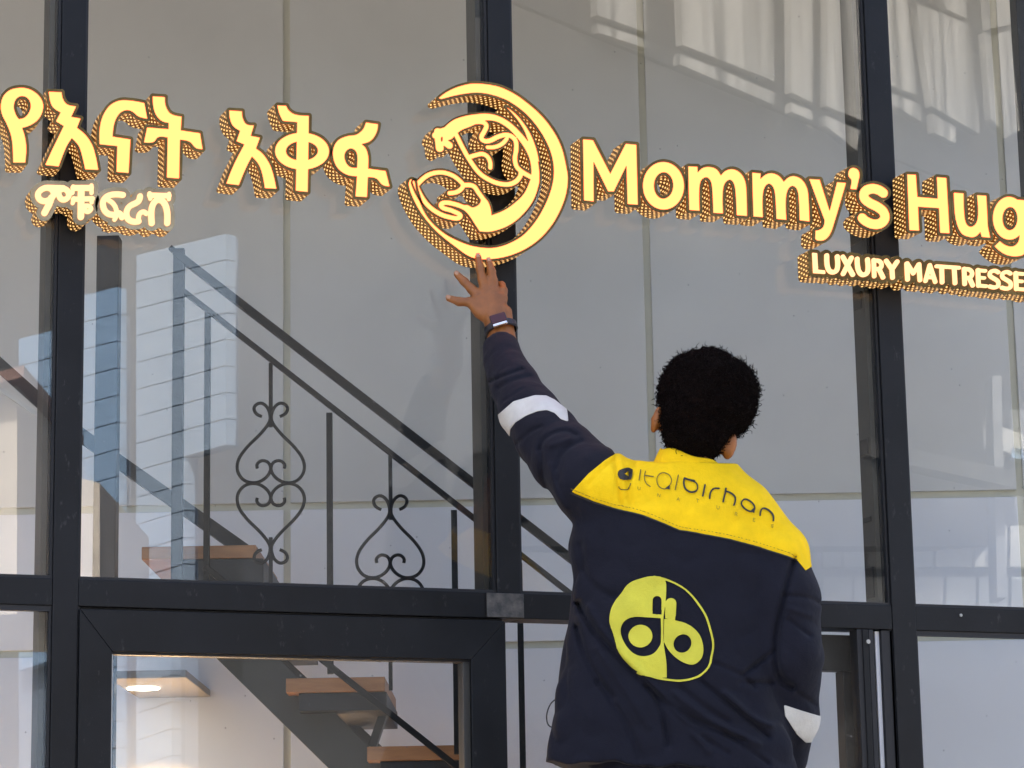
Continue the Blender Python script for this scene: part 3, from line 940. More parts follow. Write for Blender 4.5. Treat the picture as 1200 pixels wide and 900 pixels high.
def px2w(lp, Y=SY):
    return np.array([P(x, y, Y)[[0, 2]] for x, y in lp])
def returns(name, loops, y0, y1, mat, parent):
    V, F, UV = [], [], []
    for lp in loops:
        n = len(lp); k = len(V)
        L = np.concatenate([[0], np.cumsum(np.hypot(*(np.roll(lp, -1, 0) - lp).T))])
        for i in range(n):
            V += [(lp[i][0], y0, lp[i][1]), (lp[i][0], y1, lp[i][1])]
        for i in range(n):
            j = (i + 1) % n
            F.append((k + 2 * i, k + 2 * j, k + 2 * j + 1, k + 2 * i + 1))
            UV += [(L[i], 0), (L[i + 1], 0), (L[i + 1], y1 - y0), (L[i], y1 - y0)]
    o = mk(name, V, F, mat, parent)
    uv = o.data.uv_layers.new(name='UVMap')
    uv.data.foreach_set('uv', np.array(UV, float).ravel())
    return o
def channel(name, label, items, org, s, rim=3.3, group=None, cat='sign letter', depth=0.062, step=0.5, faces=None, plate=None,
            gap=None, facemat=None, extra=None, face_name='face'):
    "items in zoomed crop units: px = org + item/s"
    allp = []
    for it in items:
        if it[0].lstrip('-') in ('P',): allp += [p[:2] for p in it[1]]
        elif it[0].lstrip('-') == 'S': allp += [p[:2] for p in it[2]]
        else: allp += [(it[1] - it[3], it[2] - it[4]), (it[1] + it[3], it[2] + it[4])]
    allp = np.array(allp)
    pad = (rim + 6) * s + 45
    xs = np.arange(allp[:, 0].min() - pad, allp[:, 0].max() + pad, step * s)
    ys = np.arange(allp[:, 1].min() - pad, allp[:, 1].max() + pad, step * s)
    X, Y = np.meshgrid(xs, ys)
    Fd = field2(items, X, Y)
    Fo = Fd - rim * s
    if extra: Fo = np.minimum(Fo, field2(extra, X, Y))
    def loops(F):
        out = []
        for lp in contours(F, xs, ys):
            lp = simplify(lp, 0.11 * s)
            if len(lp) < 4: continue
            out.append(px2w(lp / s + np.array(org)))
        return out
    inner, outer = loops(Fd), loops(Fo)
    allo = np.vstack(outer)
    root = empty(name, (float(allo[:, 0].mean()), SY + depth, float(allo[:, 1].min())))
    tag(root, label, cat, group)
    if plate is None:
        # trim ring: plate with the face cut out, a touch proud of the face
        me = stand_up(fill_mesh('trim', outer + inner, 0.004), SY - 0.0015)
        link('trim', me, m_trim, root)
        me = stand_up(fill_mesh(face_name, inner, 0.003), SY + 0.001)
        link(face_name, me, facemat or m_face, root)
        me.materials[0] = facemat or m_face
    else:
        me = stand_up(fill_mesh('plate', outer, 0.004), SY + 0.004)
        link('plate', me, plate, root)
    returns('return', outer, SY + 0.002, SY + depth, m_ret, root)
    me = stand_up(fill_mesh('back', outer, 0.002), SY + depth + 0.001)
    link('back', me, m_backp, root)
    # two stand-off bolts down to the glass
    c = outer[int(np.argmax([len(l) for l in outer]))]
    for k in (int(np.argmin(c[:, 0])), int(np.argmax(c[:, 0]))):
        q = c[k] * 0.8 + c.mean(0) * 0.2 if len(c) > 0 else c[k]
    return root, xs, ys

LG = 'lit channel letters of the sign'
EG = 'upper left Ethiopic letters'
c = 1
def letter(desc, items, org, s, grp):
    return channel('sign_letter', desc, items, org, s, group=grp)
GA = 'upper row of lit Ethiopic letters'
letter('lit loop on a curved leg, leftmost letter of the upper row',
       [('P', [(125, 825, c), (118, 650), (100, 550), (60, 450), (18, 365), (6, 280), (28, 195), (80, 138), (150, 112), (240, 110), (320, 140), (385, 200), (412, 270), (400, 350), (355, 420), (285, 468), (210, 492, c), (235, 570), (250, 680), (240, 825, c)]),
        ('-P', [(180, 408, c), (148, 360), (130, 290), (150, 218), (205, 187), (265, 210), (293, 270), (282, 335), (240, 390)])], (0, 90), 8.18, GA)
letter('lit zigzag topped two legged letter over the left mullion, second from the left',
       [('P', [(465, 145, c), (590, 150, c), (600, 210), (640, 265), (728, 285, c), (680, 385, c), (770, 402, c), (735, 490, c), (815, 555), (880, 650), (915, 760), (940, 895, c), (815, 890, c), (790, 780), (755, 670), (685, 590, c), (630, 680), (560, 862, c), (432, 848, c), (500, 700), (610, 475, c), (535, 430, c), (580, 345, c), (510, 300), (480, 240)])], (0, 90), 8.18, GA)
letter('lit hook shaped letter, third from the left, right of the left mullion',
       [('P', [(45, 515, c), (45, 400), (70, 290), (130, 200), (210, 160), (310, 162), (408, 180, c), (432, 308, c), (360, 290), (310, 250), (260, 238), (205, 265), (165, 340), (150, 452, c), (295, 475, c), (280, 748, c), (182, 740, c), (188, 530, c)])], (110, 95), 6.923, GA)
letter('lit cross shaped letter with a curved top, fourth from the left',
       [('P', [(475, 125, c), (575, 132, c), (580, 200), (620, 265), (710, 290, c), (703, 402, c), (860, 425, c), (880, 555, c), (825, 545), (775, 495), (697, 478, c), (690, 792, c), (590, 785, c), (597, 460, c), (520, 457), (480, 497), (405, 500, c), (430, 378, c), (605, 392, c), (605, 342, c), (540, 320), (490, 250)])], (110, 95), 6.923, GA)
letter('lit zigzag topped two legged letter standing after the gap, left of the crossed ring',
       [('P', [(162, 102, c), (265, 108, c), (270, 160), (300, 212), (362, 222, c), (335, 308, c), (410, 322, c), (378, 410, c), (440, 460), (500, 560), (545, 738, c), (450, 732, c), (430, 620), (400, 540), (345, 475, c), (300, 560), (238, 708, c), (138, 695, c), (200, 540), (285, 378, c), (220, 352, c), (250, 268, c), (190, 225), (165, 160)])], (245, 115), 6.92, GA)
letter('lit ring shaped letter crossed by an upright stem, before the moon emblem',
       [('E', 291, 416, 211, 144), ('-E', 290, 414, 125, 76), ('P', [(98, 58, c), (168, 62, c), (190, 100), (240, 130), (345, 140, c), (335, 735, c), (242, 725, c), (253, 190, c), (140, 180, c), (112, 120)])], (310, 115), 6.665, GA)
letter('lit looped letter with a flag top, just left of the moon emblem',
       [('P', [(790, 192, c), (885, 205, c), (870, 275), (825, 335), (755, 360, c), (790, 395), (808, 460), (806, 552, c), (945, 570, c), (975, 692, c), (920, 680), (870, 630), (805, 618, c), (798, 775, c), (708, 770, c), (720, 612, c), (640, 600), (570, 550), (537, 480), (535, 400), (570, 335), (640, 300), (715, 288), (765, 250)]),
        ('-P', [(720, 547, c), (660, 535), (625, 480), (628, 425), (665, 395), (705, 410), (722, 450)])], (310, 115), 6.665, GA)

# ---- emblem: crescent with mother, child and hand
emb = empty('moon_emblem', (float(P(570, 300, SY)[0]), SY + .06, float(P(570, 305, SY)[2])))
tag(emb, 'lit round emblem of a crescent moon with mother and child, above the raised hand', 'emblem')
ORG, SS = (455, 90), 7.5
cres = [('P', [(440, 190, c), (520, 132), (620, 88), (750, 62), (950, 84), (1100, 148), (1230, 240), (1350, 350), (1450, 480), (1520, 620), (1562, 790), (1576, 890), (1560, 1030), (1510, 1170), (1430, 1310), (1310, 1440), (1150, 1540), (950, 1598), (740, 1592), (560, 1475), (420, 1360), (300, 1220), (220, 1080), (178, 960), (190, 908), (225, 915), (240, 990), (285, 1130), (345, 1240), (440, 1340), (560, 1420), (750, 1492), (950, 1502), (1150, 1420), (1280, 1290), (1380, 1120), (1440, 950), (1452, 800), (1420, 650), (1340, 490), (1220, 340), (1080, 230), (950, 172), (800, 142), (640, 155), (462, 198, c)])]
def emb_part(nm, items, rim=2.9):
    r, _, _ = channel('x', 'x', items, ORG, SS, rim=rim, depth=0.062)
    return r
def fold_into(root, ch, nm):
    "children of the helper root become one named part with sub-parts"
    kids = [o for o in bpy.data.objects if o.parent == ch]
    face = [o for o in kids if o.name.startswith('face')][0]
    face.name = nm
    face.parent = root; face.matrix_parent_inverse = Matrix.Translation(root.location).inverted()
    for o in kids:
        if o is face: continue
        o.parent = face
        o.matrix_parent_inverse = (face.matrix_parent_inverse.copy() @ Matrix.Identity(4)).inverted() if False else parent_world(face).inverted()
    bpy.data.objects.remove(ch)
    return face
fold_into(emb, emb_part('c', cres), 'crescent')
mom = [
    ('S', 60, [(520, 500, 115), (600, 430, 110), (700, 392, 100), (780, 370, 78), (860, 355, 58), (960, 372, 52), (1060, 430, 52), (1150, 520, 55), (1225, 620, 60), (1272, 720, 66), (1290, 830, 68), (1284, 930, 78)], 1),
    ('P', [(1028, 262, c), (1105, 318), (1185, 405), (1255, 520), (1300, 640), (1325, 760, c), (1285, 700, c), (1225, 560, c), (1190, 470), (1125, 370)]),
    ('S', 40, [(690, 412), (770, 398), (830, 402), (860, 430), (842, 480), (815, 540), (850, 568), (900, 560), (960, 530), (1030, 512), (1085, 528), (1118, 570), (1122, 640), (1110, 720), (1125, 790), (1170, 835), (1255, 885)], 1),
    ('S', 34, [(870, 622), (940, 618), (1000, 590), (1040, 545)], 1),
    ('S', 40, [(575, 470), (640, 605), (710, 730), (790, 840), (870, 900), (960, 938), (1050, 948), (1115, 925), (1155, 880), (1162, 842)], 1),
    ('S', 38, [(700, 712), (760, 692), (825, 680), (870, 705), (893, 755), (893, 800)], 1),
    ('S', 70, [(434, 488), (450, 628)]), ('S', 55, [(410, 518), (470, 530)]), ('S', 60, [(470, 560), (535, 605)]), ('S', 80, [(450, 500), (560, 470)]),
    ('-E', 468, 550, 8, 22),
    ('P', [(800, 1040), (865, 1085), (895, 1150), (905, 1220, c), (1010, 1180), (1100, 1120), (1190, 1030), (1245, 910, c), (1325, 880, c), (1320, 950), (1270, 1090), (1170, 1220), (1050, 1310), (900, 1362), (800, 1360, c), (760, 1300), (700, 1210), (640, 1160), (590, 1148, c), (690, 1128), (740, 1150), (790, 1130), (812, 1090)]),
    ('S', 38, [(255, 945), (350, 865), (460, 842), (560, 868), (630, 920), (655, 960), (610, 1010), (535, 1025)], 1),
    ('S', 40, [(655, 955), (745, 962), (790, 1020), (830, 1075), (865, 1140)], 1),
    ('S', 40, [(232, 930), (270, 1020), (335, 1120), (420, 1190), (520, 1232), (630, 1232), (560, 1180), (480, 1155), (460, 1128), (495, 1108), (570, 1118), (660, 1150), (740, 1210), (800, 1270)], 1),
]
fold_into(emb, emb_part('m', mom, 2.2), 'mother_and_child')
# ---- second row, small words on shaped plates
def word(name, label, glyphs, org, s, rim, plate, extra=None, w=None, depth=0.062):
    allit = [it for g in glyphs for it in g]
    root, xs, ys = channel(name, label, allit, org, s, rim=rim, plate=plate, extra=extra, cat='sign plate', depth=depth)
    X, Y = np.meshgrid(xs, ys)
    st_ = 0.3 * s
    for g in glyphs:
        pts = []
        for it in g:
            if it[0].lstrip('-') == 'P': pts += [p[:2] for p in it[1]]
            elif it[0].lstrip('-') == 'S': pts += [p[:2] for p in it[2]]
            else: pts += [(it[1] - it[3], it[2] - it[4]), (it[1] + it[3], it[2] + it[4])]
        pts = np.array(pts)
        gx = np.arange(pts[:, 0].min() - 40, pts[:, 0].max() + 40, st_); gy = np.arange(pts[:, 1].min() - 40, pts[:, 1].max() + 40, st_)
        GX, GY = np.meshgrid(gx, gy)
        lps = [px2w(simplify(l, 0.08 * s) / s + np.array(org)) for l in contours(field2(g, GX, GY), gx, gy)]
        me = stand_up(fill_mesh('letter', lps, 0.004), SY - 0.0005)
        link('letter', me, m_face_b, root)
    return root
mu = [('S', 41, [(215, 215), (240, 170), (215, 132), (170, 130), (128, 160), (125, 195), (150, 222), (195, 222), (225, 195)], 1), ('S', 47, [(222, 200), (205, 250), (172, 312)]), ('S', 37, [(200, 125), (310, 128)]),
      ('S', 39, [(275, 165), (290, 205), (320, 215), (350, 190), (345, 155), (315, 135), (280, 150), (272, 175)], 1)]
chu = [('S', 41, [(385, 128), (515, 128)]), ('S', 29, [(382, 118), (378, 165)]), ('S', 29, [(518, 110), (520, 165)]), ('S', 47, [(443, 130), (440, 342)]), ('S', 35, [(385, 212), (525, 208)]), ('S', 29, [(388, 205), (380, 240)]),
       ('S', 29, [(522, 205), (520, 235)]), ('S', 31, [(460, 262), (495, 262), (515, 280), (500, 302), (475, 298), (472, 272)], 1)]
word('sign_plate', 'pale gold cloud shaped plate with two small lit Ethiopic letters, over the left mullion', [mu, chu], (25, 200), 6.316, 5.6, m_plate_l)
fi = [('S', 41, [(752, 180), (700, 175), (645, 185), (610, 215), (605, 265), (630, 310), (680, 328), (720, 315), (745, 345)], 1), ('S', 31, [(640, 215), (675, 240), (698, 275), (705, 325), (690, 362)], 1)]
ra = [('S', 41, [(878, 190), (865, 228), (800, 265), (778, 310), (790, 358), (830, 378), (868, 375)], 1), ('S', 33, [(868, 378), (872, 325), (900, 305), (925, 318)], 1)]
sh = [('S', 37, [(950, 182), (1092, 186)]), ('S', 29, [(948, 168), (955, 208)]), ('S', 29, [(1092, 172), (1092, 210)]), ('S', 43, [(965, 388), (962, 300), (980, 240), (1018, 215), (1056, 238), (1078, 300), (1080, 388)], 1)]
word('sign_plate', 'pale gold shaped plate with three small lit Ethiopic letters, right of the left mullion', [fi, ra, sh], (25, 200), 6.316, 5.6, m_plate_l,
     extra=[('P', [(660, 250, c), (1080, 250, c), (1110, 428, c), (640, 402, c)])])

# ---- Mommy's Hug
GE = 'lit Latin letters of the shop name'
letter('lit capital M right of the moon emblem', [('P', [(145, 70, c), (243, 78, c), (408, 400, c), (556, 112, c), (658, 122, c), (672, 698, c), (572, 690, c), (562, 320, c), (440, 570, c), (385, 568, c), (247, 285, c), (250, 665, c), (155, 655, c)])], (665, 155), 8.18, GE)
letter('lit round letter o following the capital M', [('E', 917, 515, 198, 228), ('-E', 918, 512, 92, 127)], (665, 155), 8.18, GE)
letter('lit letter m directly after the o', [('P', [(90, 125, c), (180, 128, c), (182, 185, c), (230, 142), (290, 130), (360, 150), (405, 212, c), (450, 168), (520, 152), (592, 188), (636, 262), (650, 370), (655, 600, c), (555, 592, c), (545, 390), (528, 290), (487, 252), (440, 290), (422, 380), (425, 575, c), (330, 570, c), (322, 360), (305, 265), (262, 228), (215, 258), (197, 350), (200, 550, c), (100, 542, c)])], (795, 180), 8.18, GE)
letter('lit letter m standing just left of the y', [('P', [(703, 185, c), (787, 192, c), (783, 247, c), (830, 207), (890, 190), (960, 215), (1008, 272, c), (1055, 230), (1110, 218), (1182, 252), (1230, 331), (1244, 421), (1254, 653, c), (1157, 641, c), (1150, 441), (1132, 345), (1087, 311), (1045, 350), (1027, 441), (1032, 638, c), (935, 628, c), (925, 420), (908, 330), (865, 290), (825, 320), (805, 410), (808, 612, c), (715, 605, c)])], (795, 180), 8.18, GE)
letter('lit letter y left of the right mullion', [('P', [(268, 205, c), (370, 210, c), (465, 510, c), (535, 235, c), (622, 242, c), (510, 620), (470, 730), (415, 788), (350, 795), (325, 778, c), (328, 700, c), (375, 690), (405, 660), (415, 600, c)])], (915, 185), 8.18, GE)
letter('small lit apostrophe between the y and the s', [('P', [(642, 160), (655, 115), (692, 98), (738, 118), (752, 165), (740, 230), (722, 305, c), (662, 300, c), (672, 215), (652, 190)])], (915, 185), 8.18, GE)
letter('lit letter s over the right mullion', [('S', 92, [(978, 338), (930, 308), (868, 298), (805, 325), (796, 385), (845, 432), (920, 470), (980, 520), (992, 585), (945, 632), (875, 636), (810, 608), (778, 580)], 1)], (915, 185), 8.18, GE)
letter('lit capital H right of the right mullion', [('P', [(162, 105, c), (238, 108, c), (250, 295, c), (420, 310, c), (412, 128, c), (495, 135, c), (522, 602, c), (440, 598, c), (430, 390, c), (255, 378, c), (265, 580, c), (180, 575, c)])], (1040, 190), 7.2, GE)
letter('lit letter u after the capital H', [('P', [(555, 260, c), (640, 265, c), (643, 400), (660, 515), (705, 548), (750, 505), (760, 400), (750, 280, c), (832, 285, c), (845, 545, c), (865, 640, c), (790, 632, c), (780, 590, c), (740, 628), (690, 634), (620, 602), (575, 500), (560, 380)])], (1040, 190), 7.2, GE)
letter('lit letter g cut by the right edge of the picture', [('E', 1024, 475, 139, 181), ('-E', 1030, 478, 62, 98), ('P', [(1095, 318, c), (1185, 325, c), (1200, 560), (1198, 680), (1150, 775), (1080, 797), (1000, 785), (940, 750), (900, 712, c), (945, 668, c), (1000, 705), (1060, 712), (1100, 675), (1110, 600, c)])], (1040, 190), 7.2, GE)

# ---- LUXURY MATTRESSES plate, in one set of units (px * 8)
def conv(items, org, s):
    o2, s2 = (925, 285), 8.0
    def cp(p):
        x = (org[0] + p[0] / s - o2[0]) * s2; y = (org[1] + p[1] / s - o2[1]) * s2
        return (x, y) + tuple(p[2:])
    out = []
    for it in items:
        if it[0] == 'P': out.append(('P', [cp(p) for p in it[1]]))
        else: out.append(('S', it[1] * s2 / s, [cp(p) for p in it[2]]) + tuple(it[3:]))
    return out
A_, B_ = ((925, 285), 8.571), ((1055, 290), 8.276)
gl = [conv(g, *A_) for g in (
    [('P', [(230, 98, c), (275, 102, c), (285, 268, c), (355, 275, c), (358, 308, c), (240, 300, c)])],
    [('S', 44, [(374, 124), (380, 225), (402, 278), (438, 292), (472, 275), (485, 225), (480, 134)], 1)],
    [('S', 44, [(536, 138), (636, 316)]), ('S', 44, [(622, 148), (540, 308)])],
    [('S', 44, [(680, 158), (688, 255), (712, 304), (746, 318), (780, 298), (790, 250), (784, 164)], 1)],
    [('S', 40, [(846, 170), (852, 332)]), ('S', 38, [(850, 176), (900, 180), (925, 210), (912, 250), (852, 260)], 1), ('S', 42, [(900, 262), (940, 344)])],
    [('S', 43, [(972, 178), (1030, 262)]), ('S', 43, [(1082, 186), (1030, 262)]), ('S', 43, [(1030, 262), (1036, 346)])])]
gl += [conv(g, *B_) for g in (
    [('S', 42, [(62, 158), (70, 310)]), ('S', 38, [(66, 155), (125, 252)]), ('S', 38, [(178, 165), (125, 252)]), ('S', 42, [(180, 165), (190, 316)])],
    [('S', 38, [(285, 172), (244, 325)]), ('S', 38, [(285, 172), (338, 334)]), ('S', 32, [(262, 288), (322, 292)])],
    [('S', 34, [(350, 182), (455, 190)]), ('S', 40, [(400, 190), (405, 338)])],
    [('S', 34, [(470, 190), (570, 198)]), ('S', 40, [(522, 198), (530, 346)])],
    [('S', 40, [(618, 208), (624, 354)]), ('S', 36, [(622, 212), (670, 216), (696, 248), (680, 288), (624, 294)], 1), ('S', 40, [(668, 296), (702, 368)])],
    [('S', 40, [(752, 220), (758, 370)]), ('S', 32, [(752, 222), (824, 228)]), ('S', 30, [(756, 292), (814, 297)]), ('S', 32, [(760, 370), (832, 376)])],
    [('S', 36, [(950, 242), (915, 226), (874, 240), (870, 275), (908, 302), (946, 330), (948, 370), (915, 388), (866, 378)], 1)],
    [('S', 36, [(1068, 254), (1034, 238), (994, 252), (990, 287), (1028, 314), (1066, 342), (1068, 382), (1035, 400), (984, 390)], 1)],
    [('S', 40, [(1118, 250), (1125, 402)]), ('S', 32, [(1118, 252), (1192, 258)]), ('S', 30, [(1122, 325), (1182, 330)]), ('S', 32, [(1126, 402), (1200, 408)])],
    [('S', 36, [(1316, 282), (1280, 266), (1240, 280), (1236, 315), (1274, 342), (1312, 370), (1314, 410), (1280, 428), (1230, 418)], 1)])]
pl_ex = conv([('P', [(225, 120, c), (1360, 235, c), (1360, 350, c), (235, 305, c)]), ('P', [(1290, 215, c), (2640, 320, c), (2640, 445, c), (1290, 350, c)])], *A_)
word('sign_plate', 'long bronze plate with small lit capitals reading LUXURY MATTRESSES', gl, (925, 285), 8.0, 4.6, m_plate,
     extra=conv([('P', [(232, 115, c), (1110, 180, c), (1110, 345, c), (240, 290, c)])], *A_) + conv([('P', [(-40, 140, c), (1300, 275, c), (1300, 425, c), (-40, 310, c)])], *B_))
# ================================================================== the person
DP = 6.32
def L(px, py, dd=0.0):
    p = D(px, py, DP + dd) - CAM
    return np.array([p @ RC, p @ FC, p[2]])
def l2w(q):
    q = np.asarray(q, float)
    return CAM + q[..., 0:1] * RC + q[..., 1:2] * FC + np.array([0, 0, 1.0]) * q[..., 2:3]
SPX = DP / FOC
class Vol:
    def __init__(s, lo, hi, h):
        s.lo = np.array(lo, float); s.h = h
        s.n = np.ceil((np.array(hi) - s.lo) / h).astype(int) + 1
        s.F = np.full(s.n, 0.5, np.float32)
        s.ax = [s.lo[i] + h * np.arange(s.n[i]) for i in range(3)]
    def win(s, lo, hi, m):
        a = np.clip(np.floor((np.array(lo) - m - s.lo) / s.h).astype(int), 0, s.n)
        b = np.clip(np.ceil((np.array(hi) + m - s.lo) / s.h).astype(int) + 1, 0, s.n)
        sl = tuple(slice(x, y) for x, y in zip(a, b))
        G = np.meshgrid(*[s.ax[i][sl[i]].astype(np.float32) for i in range(3)], indexing='ij')
        return sl, G
    def put(s, sl, d, k, cut=False):
        F = s.F[sl]
        if cut: d = -d; F2 = -F; r = np.minimum(F2, -d) if False else None
        if cut:
            hh = np.maximum(k - np.abs(F - d), 0) / max(k, 1e-6)
            s.F[sl] = np.maximum(F, d) + hh * hh * k / 4
        else:
            hh = np.maximum(k - np.abs(F - d), 0) / max(k, 1e-6)
            s.F[sl] = np.minimum(F, d) - hh * hh * k / 4
    def cap(s, a, b, ra, rb=None, k=0.01, cut=False):
        rb = ra if rb is None else rb
        a, b = np.array(a, float), np.array(b, float); r = max(ra, rb)
        sl, (X, Y, Z) = s.win(np.minimum(a, b) - r, np.maximum(a, b) + r, 0.03 + k)
        if 0 in X.shape: return
        e = b - a; LL = e @ e + 1e-12
        t = np.clip(((X - a[0]) * e[0] + (Y - a[1]) * e[1] + (Z - a[2]) * e[2]) / LL, 0, 1)
        d = np.sqrt((X - a[0] - e[0] * t) ** 2 + (Y - a[1] - e[1] * t) ** 2 + (Z - a[2] - e[2] * t) ** 2) - (ra + (rb - ra) * t)
        s.put(sl, d, k, cut)
    def chain(s, pts, rs, k=0.01):
        for i in range(len(pts) - 1): s.cap(pts[i], pts[i + 1], rs[i], rs[i + 1], k)
    def ell(s, c, r, B=None, k=0.01, cut=False):
        c = np.array(c, float); B = np.eye(3) if B is None else B
        m = max(r)
        sl, (X, Y, Z) = s.win(c - m, c + m, 0.03 + k)
        if 0 in X.shape: return
        q = [((X - c[0]) * B[i][0] + (Y - c[1]) * B[i][1] + (Z - c[2]) * B[i][2]) for i in range(3)]
        kk = np.sqrt(sum((q[i] / r[i]) ** 2 for i in range(3))); g = np.sqrt(sum((q[i] / r[i] ** 2) ** 2 for i in range(3))) + 1e-6
        s.put(sl, kk * (kk - 1) / g, k, cut)
    def mesh(s):
        F = s.F; S = F < 0
        n = s.n
        c = np.zeros(tuple(n - 1), np.uint8)
        for i in (0, 1):
            for j in (0, 1):
                for k in (0, 1):
                    c += S[i:n[0] - 1 + i, j:n[1] - 1 + j, k:n[2] - 1 + k]
        act = (c > 0) & (c < 8)
        I = np.argwhere(act)
        idx = np.full(tuple(n - 1), -1, np.int32); idx[act] = np.arange(len(I))
        acc = np.zeros((len(I), 3)); cnt = np.zeros(len(I))
        cor = [(i, j, k) for i in (0, 1) for j in (0, 1) for k in (0, 1)]
        val = {q: F[I[:, 0] + q[0], I[:, 1] + q[1], I[:, 2] + q[2]].astype(float) for q in cor}
        for q in cor:
            for axx in range(3):
                if q[axx]: continue
                r = list(q); r[axx] = 1; r = tuple(r)
                a, b = val[q], val[r]
                m = (a < 0) != (b < 0)
                t = a[m] / (a[m] - b[m])
                p = np.array(q, float)[None].repeat(m.sum(), 0); p[:, axx] += t
                acc[m] += p; cnt[m] += 1
        V = s.lo + s.h * (I + acc / cnt[:, None])
        Q = []
        for axx in range(3):
            u, v = (axx + 1) % 3, (axx + 2) % 3
            sl0 = [slice(1, -1)] * 3; sl1 = [slice(1, -1)] * 3
            sl0[axx] = slice(0, -1); sl1[axx] = slice(1, None)
            a, b = S[tuple(sl0)], S[tuple(sl1)]
            for pos in (True, False):
                m = (a & ~b) if pos else (~a & b)
                J = np.argwhere(m)
                if not len(J): continue
                J[:, u] += 1; J[:, v] += 1
                def cell(du, dv):
                    K = J.copy(); K[:, u] += du; K[:, v] += dv
                    return idx[K[:, 0], K[:, 1], K[:, 2]]
                q = np.stack([cell(-1, -1), cell(0, -1), cell(0, 0), cell(-1, 0)], 1)
                if not pos: q = q[:, ::-1]
                Q.append(q)
        Q = np.vstack(Q); Q = Q[(Q >= 0).all(1)]
        return V, Q

def fast_mesh(name, V, Q, mat, parent, smooth=True):
    me = bpy.data.meshes.new(name)
    V = np.asarray(V, float); Q = np.asarray(Q)
    me.vertices.add(len(V)); me.vertices.foreach_set('co', V.ravel())
    k = Q.shape[1]
    me.loops.add(Q.size); me.loops.foreach_set('vertex_index', Q.ravel().astype(np.int32))
    me.polygons.add(len(Q)); me.polygons.foreach_set('loop_start', (np.arange(len(Q)) * k).astype(np.int32))
    me.polygons.foreach_set('loop_total', np.full(len(Q), k, np.int32))
    me.update(calc_edges=True)
    me.polygons.foreach_set('use_smooth', np.full(len(Q), smooth))
    me.validate()
    return link(name, me, mat, parent)
def relax(V, Q, it=2, lam=0.5, fixed=None):
    E = np.vstack([Q[:, [i, (i + 1) % Q.shape[1]]] for i in range(Q.shape[1])])
    for _ in range(it):
        S_ = np.zeros_like(V); c_ = np.zeros(len(V))
        np.add.at(S_, E[:, 0], V[E[:, 1]]); np.add.at(c_, E[:, 0], 1)
        np.add.at(S_, E[:, 1], V[E[:, 0]]); np.add.at(c_, E[:, 1], 1)
        V = V + lam * (S_ / np.maximum(c_, 1)[:, None] - V)
    return V
def wnoise(X, Y, Z, sc, seed, n=6):
    r = np.random.RandomState(seed); o = 0
    for i in range(n):
        w = r.normal(size=3); w = w / np.linalg.norm(w) * sc * (0.6 + 0.9 * r.rand())
        o = o + np.sin(X * w[0] + Y * w[1] + Z * w[2] + r.rand() * 6.28)
    return o / n

m_skin = pbr('orange_lit_brown_skin', (0.235, 0.080, 0.014), 0.5, noise=0.22, nscale=25, bump=0.15, bscale=350)  # brown skin with the sign's orange glow mixed into its colour
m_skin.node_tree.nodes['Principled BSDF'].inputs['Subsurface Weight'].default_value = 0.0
m_hair = pbr('black_curly_hair', (0.0045, 0.0022, 0.0016), 1.0, noise=0.5, nscale=60, spec=0.12)
def fabric(name, col, rough=0.85, noise=0.1, sheen=0.15):
    m = pbr(name, col, rough, noise=noise, nscale=14, sheen=sheen, spec=0.25)
    n = m.node_tree
    b = n.nodes['Principled BSDF']
    tc = n.nodes.new('ShaderNodeTexCoord')
    w = n.nodes.new('ShaderNodeTexNoise'); w.inputs['Scale'].default_value = 420; w.inputs['Detail'].default_value = 2
    n.links.new(tc.outputs['Object'], w.inputs[0])
    w2 = n.nodes.new('ShaderNodeTexNoise'); w2.inputs['Scale'].default_value = 34; w2.inputs['Detail'].default_value = 3
    n.links.new(tc.outputs['Object'], w2.inputs[0])
    ad = n.nodes.new('ShaderNodeMath'); ad.operation = 'MULTIPLY_ADD'; ad.inputs[1].default_value = 3.0
    n.links.new(w2.outputs[0], ad.inputs[0]); n.links.new(w.outputs[0], ad.inputs[2])
    bp = n.nodes.new('ShaderNodeBump'); bp.inputs['Strength'].default_value = 0.55; bp.inputs['Distance'].default_value = 0.0022
    n.links.new(ad.outputs[0], bp.inputs['Height']); n.links.new(bp.outputs[0], b.inputs['Normal'])
    return m
m_navy = fabric('navy_workwear', (0.0042, 0.0047, 0.0112), sheen=0.03)
m_yel = fabric('yellow_workwear', (0.84, 0.54, 0.003), sheen=0.0)
m_band = fabric('reflective_tape', (0.56, 0.55, 0.50), 0.45, sheen=0.0)
m_print = fabric('lime_print', (0.58, 0.54, 0.05), 0.7, sheen=0.0)
m_ink = pbr('black_print', (0.012, 0.011, 0.010), 0.6)
m_ink2 = pbr('faded_print', (0.36, 0.26, 0.01), 0.8)

prs = empty('person', tuple(l2w(L(800, 900))[:2]) + (float(L(820, 405)[2]) - 1.78,))
tag(prs, 'person seen from behind in a navy and yellow jacket, left arm raised', 'person')
ZF = float(L(820, 405)[2]) - 1.78            # soles

# ---------------- head frame
Hc = L(815, 492, 0.005)
hz = np.array([0.27, -0.20, 0.94]); hz /= np.linalg.norm(hz)
hx = np.array([0.95, 0.10, -0.27]); hx -= hz * (hx @ hz); hx /= np.linalg.norm(hx)
hy = np.cross(hz, hx)
HB = np.array([hx, hy, hz])
def H(x, y, z): return Hc + hx * x + hy * y + hz * z

# ---------------- depth of the hand: fingertips rest on the crescent
dS = float((P(560, 297, SY) - CAM) @ FC) - DP
def LH(px, py, back): return L(px, py, dS - back)
wrist = LH(587, 388, 0.075)
elbow = L(640, 505, 0.11)
shL = L(702, 590, 0.0)
shR = L(893, 640, 0.02)
elR = L(926, 768, -0.01); wrR = L(925, 868, 0.10); haR = L(922, 905, 0.14)

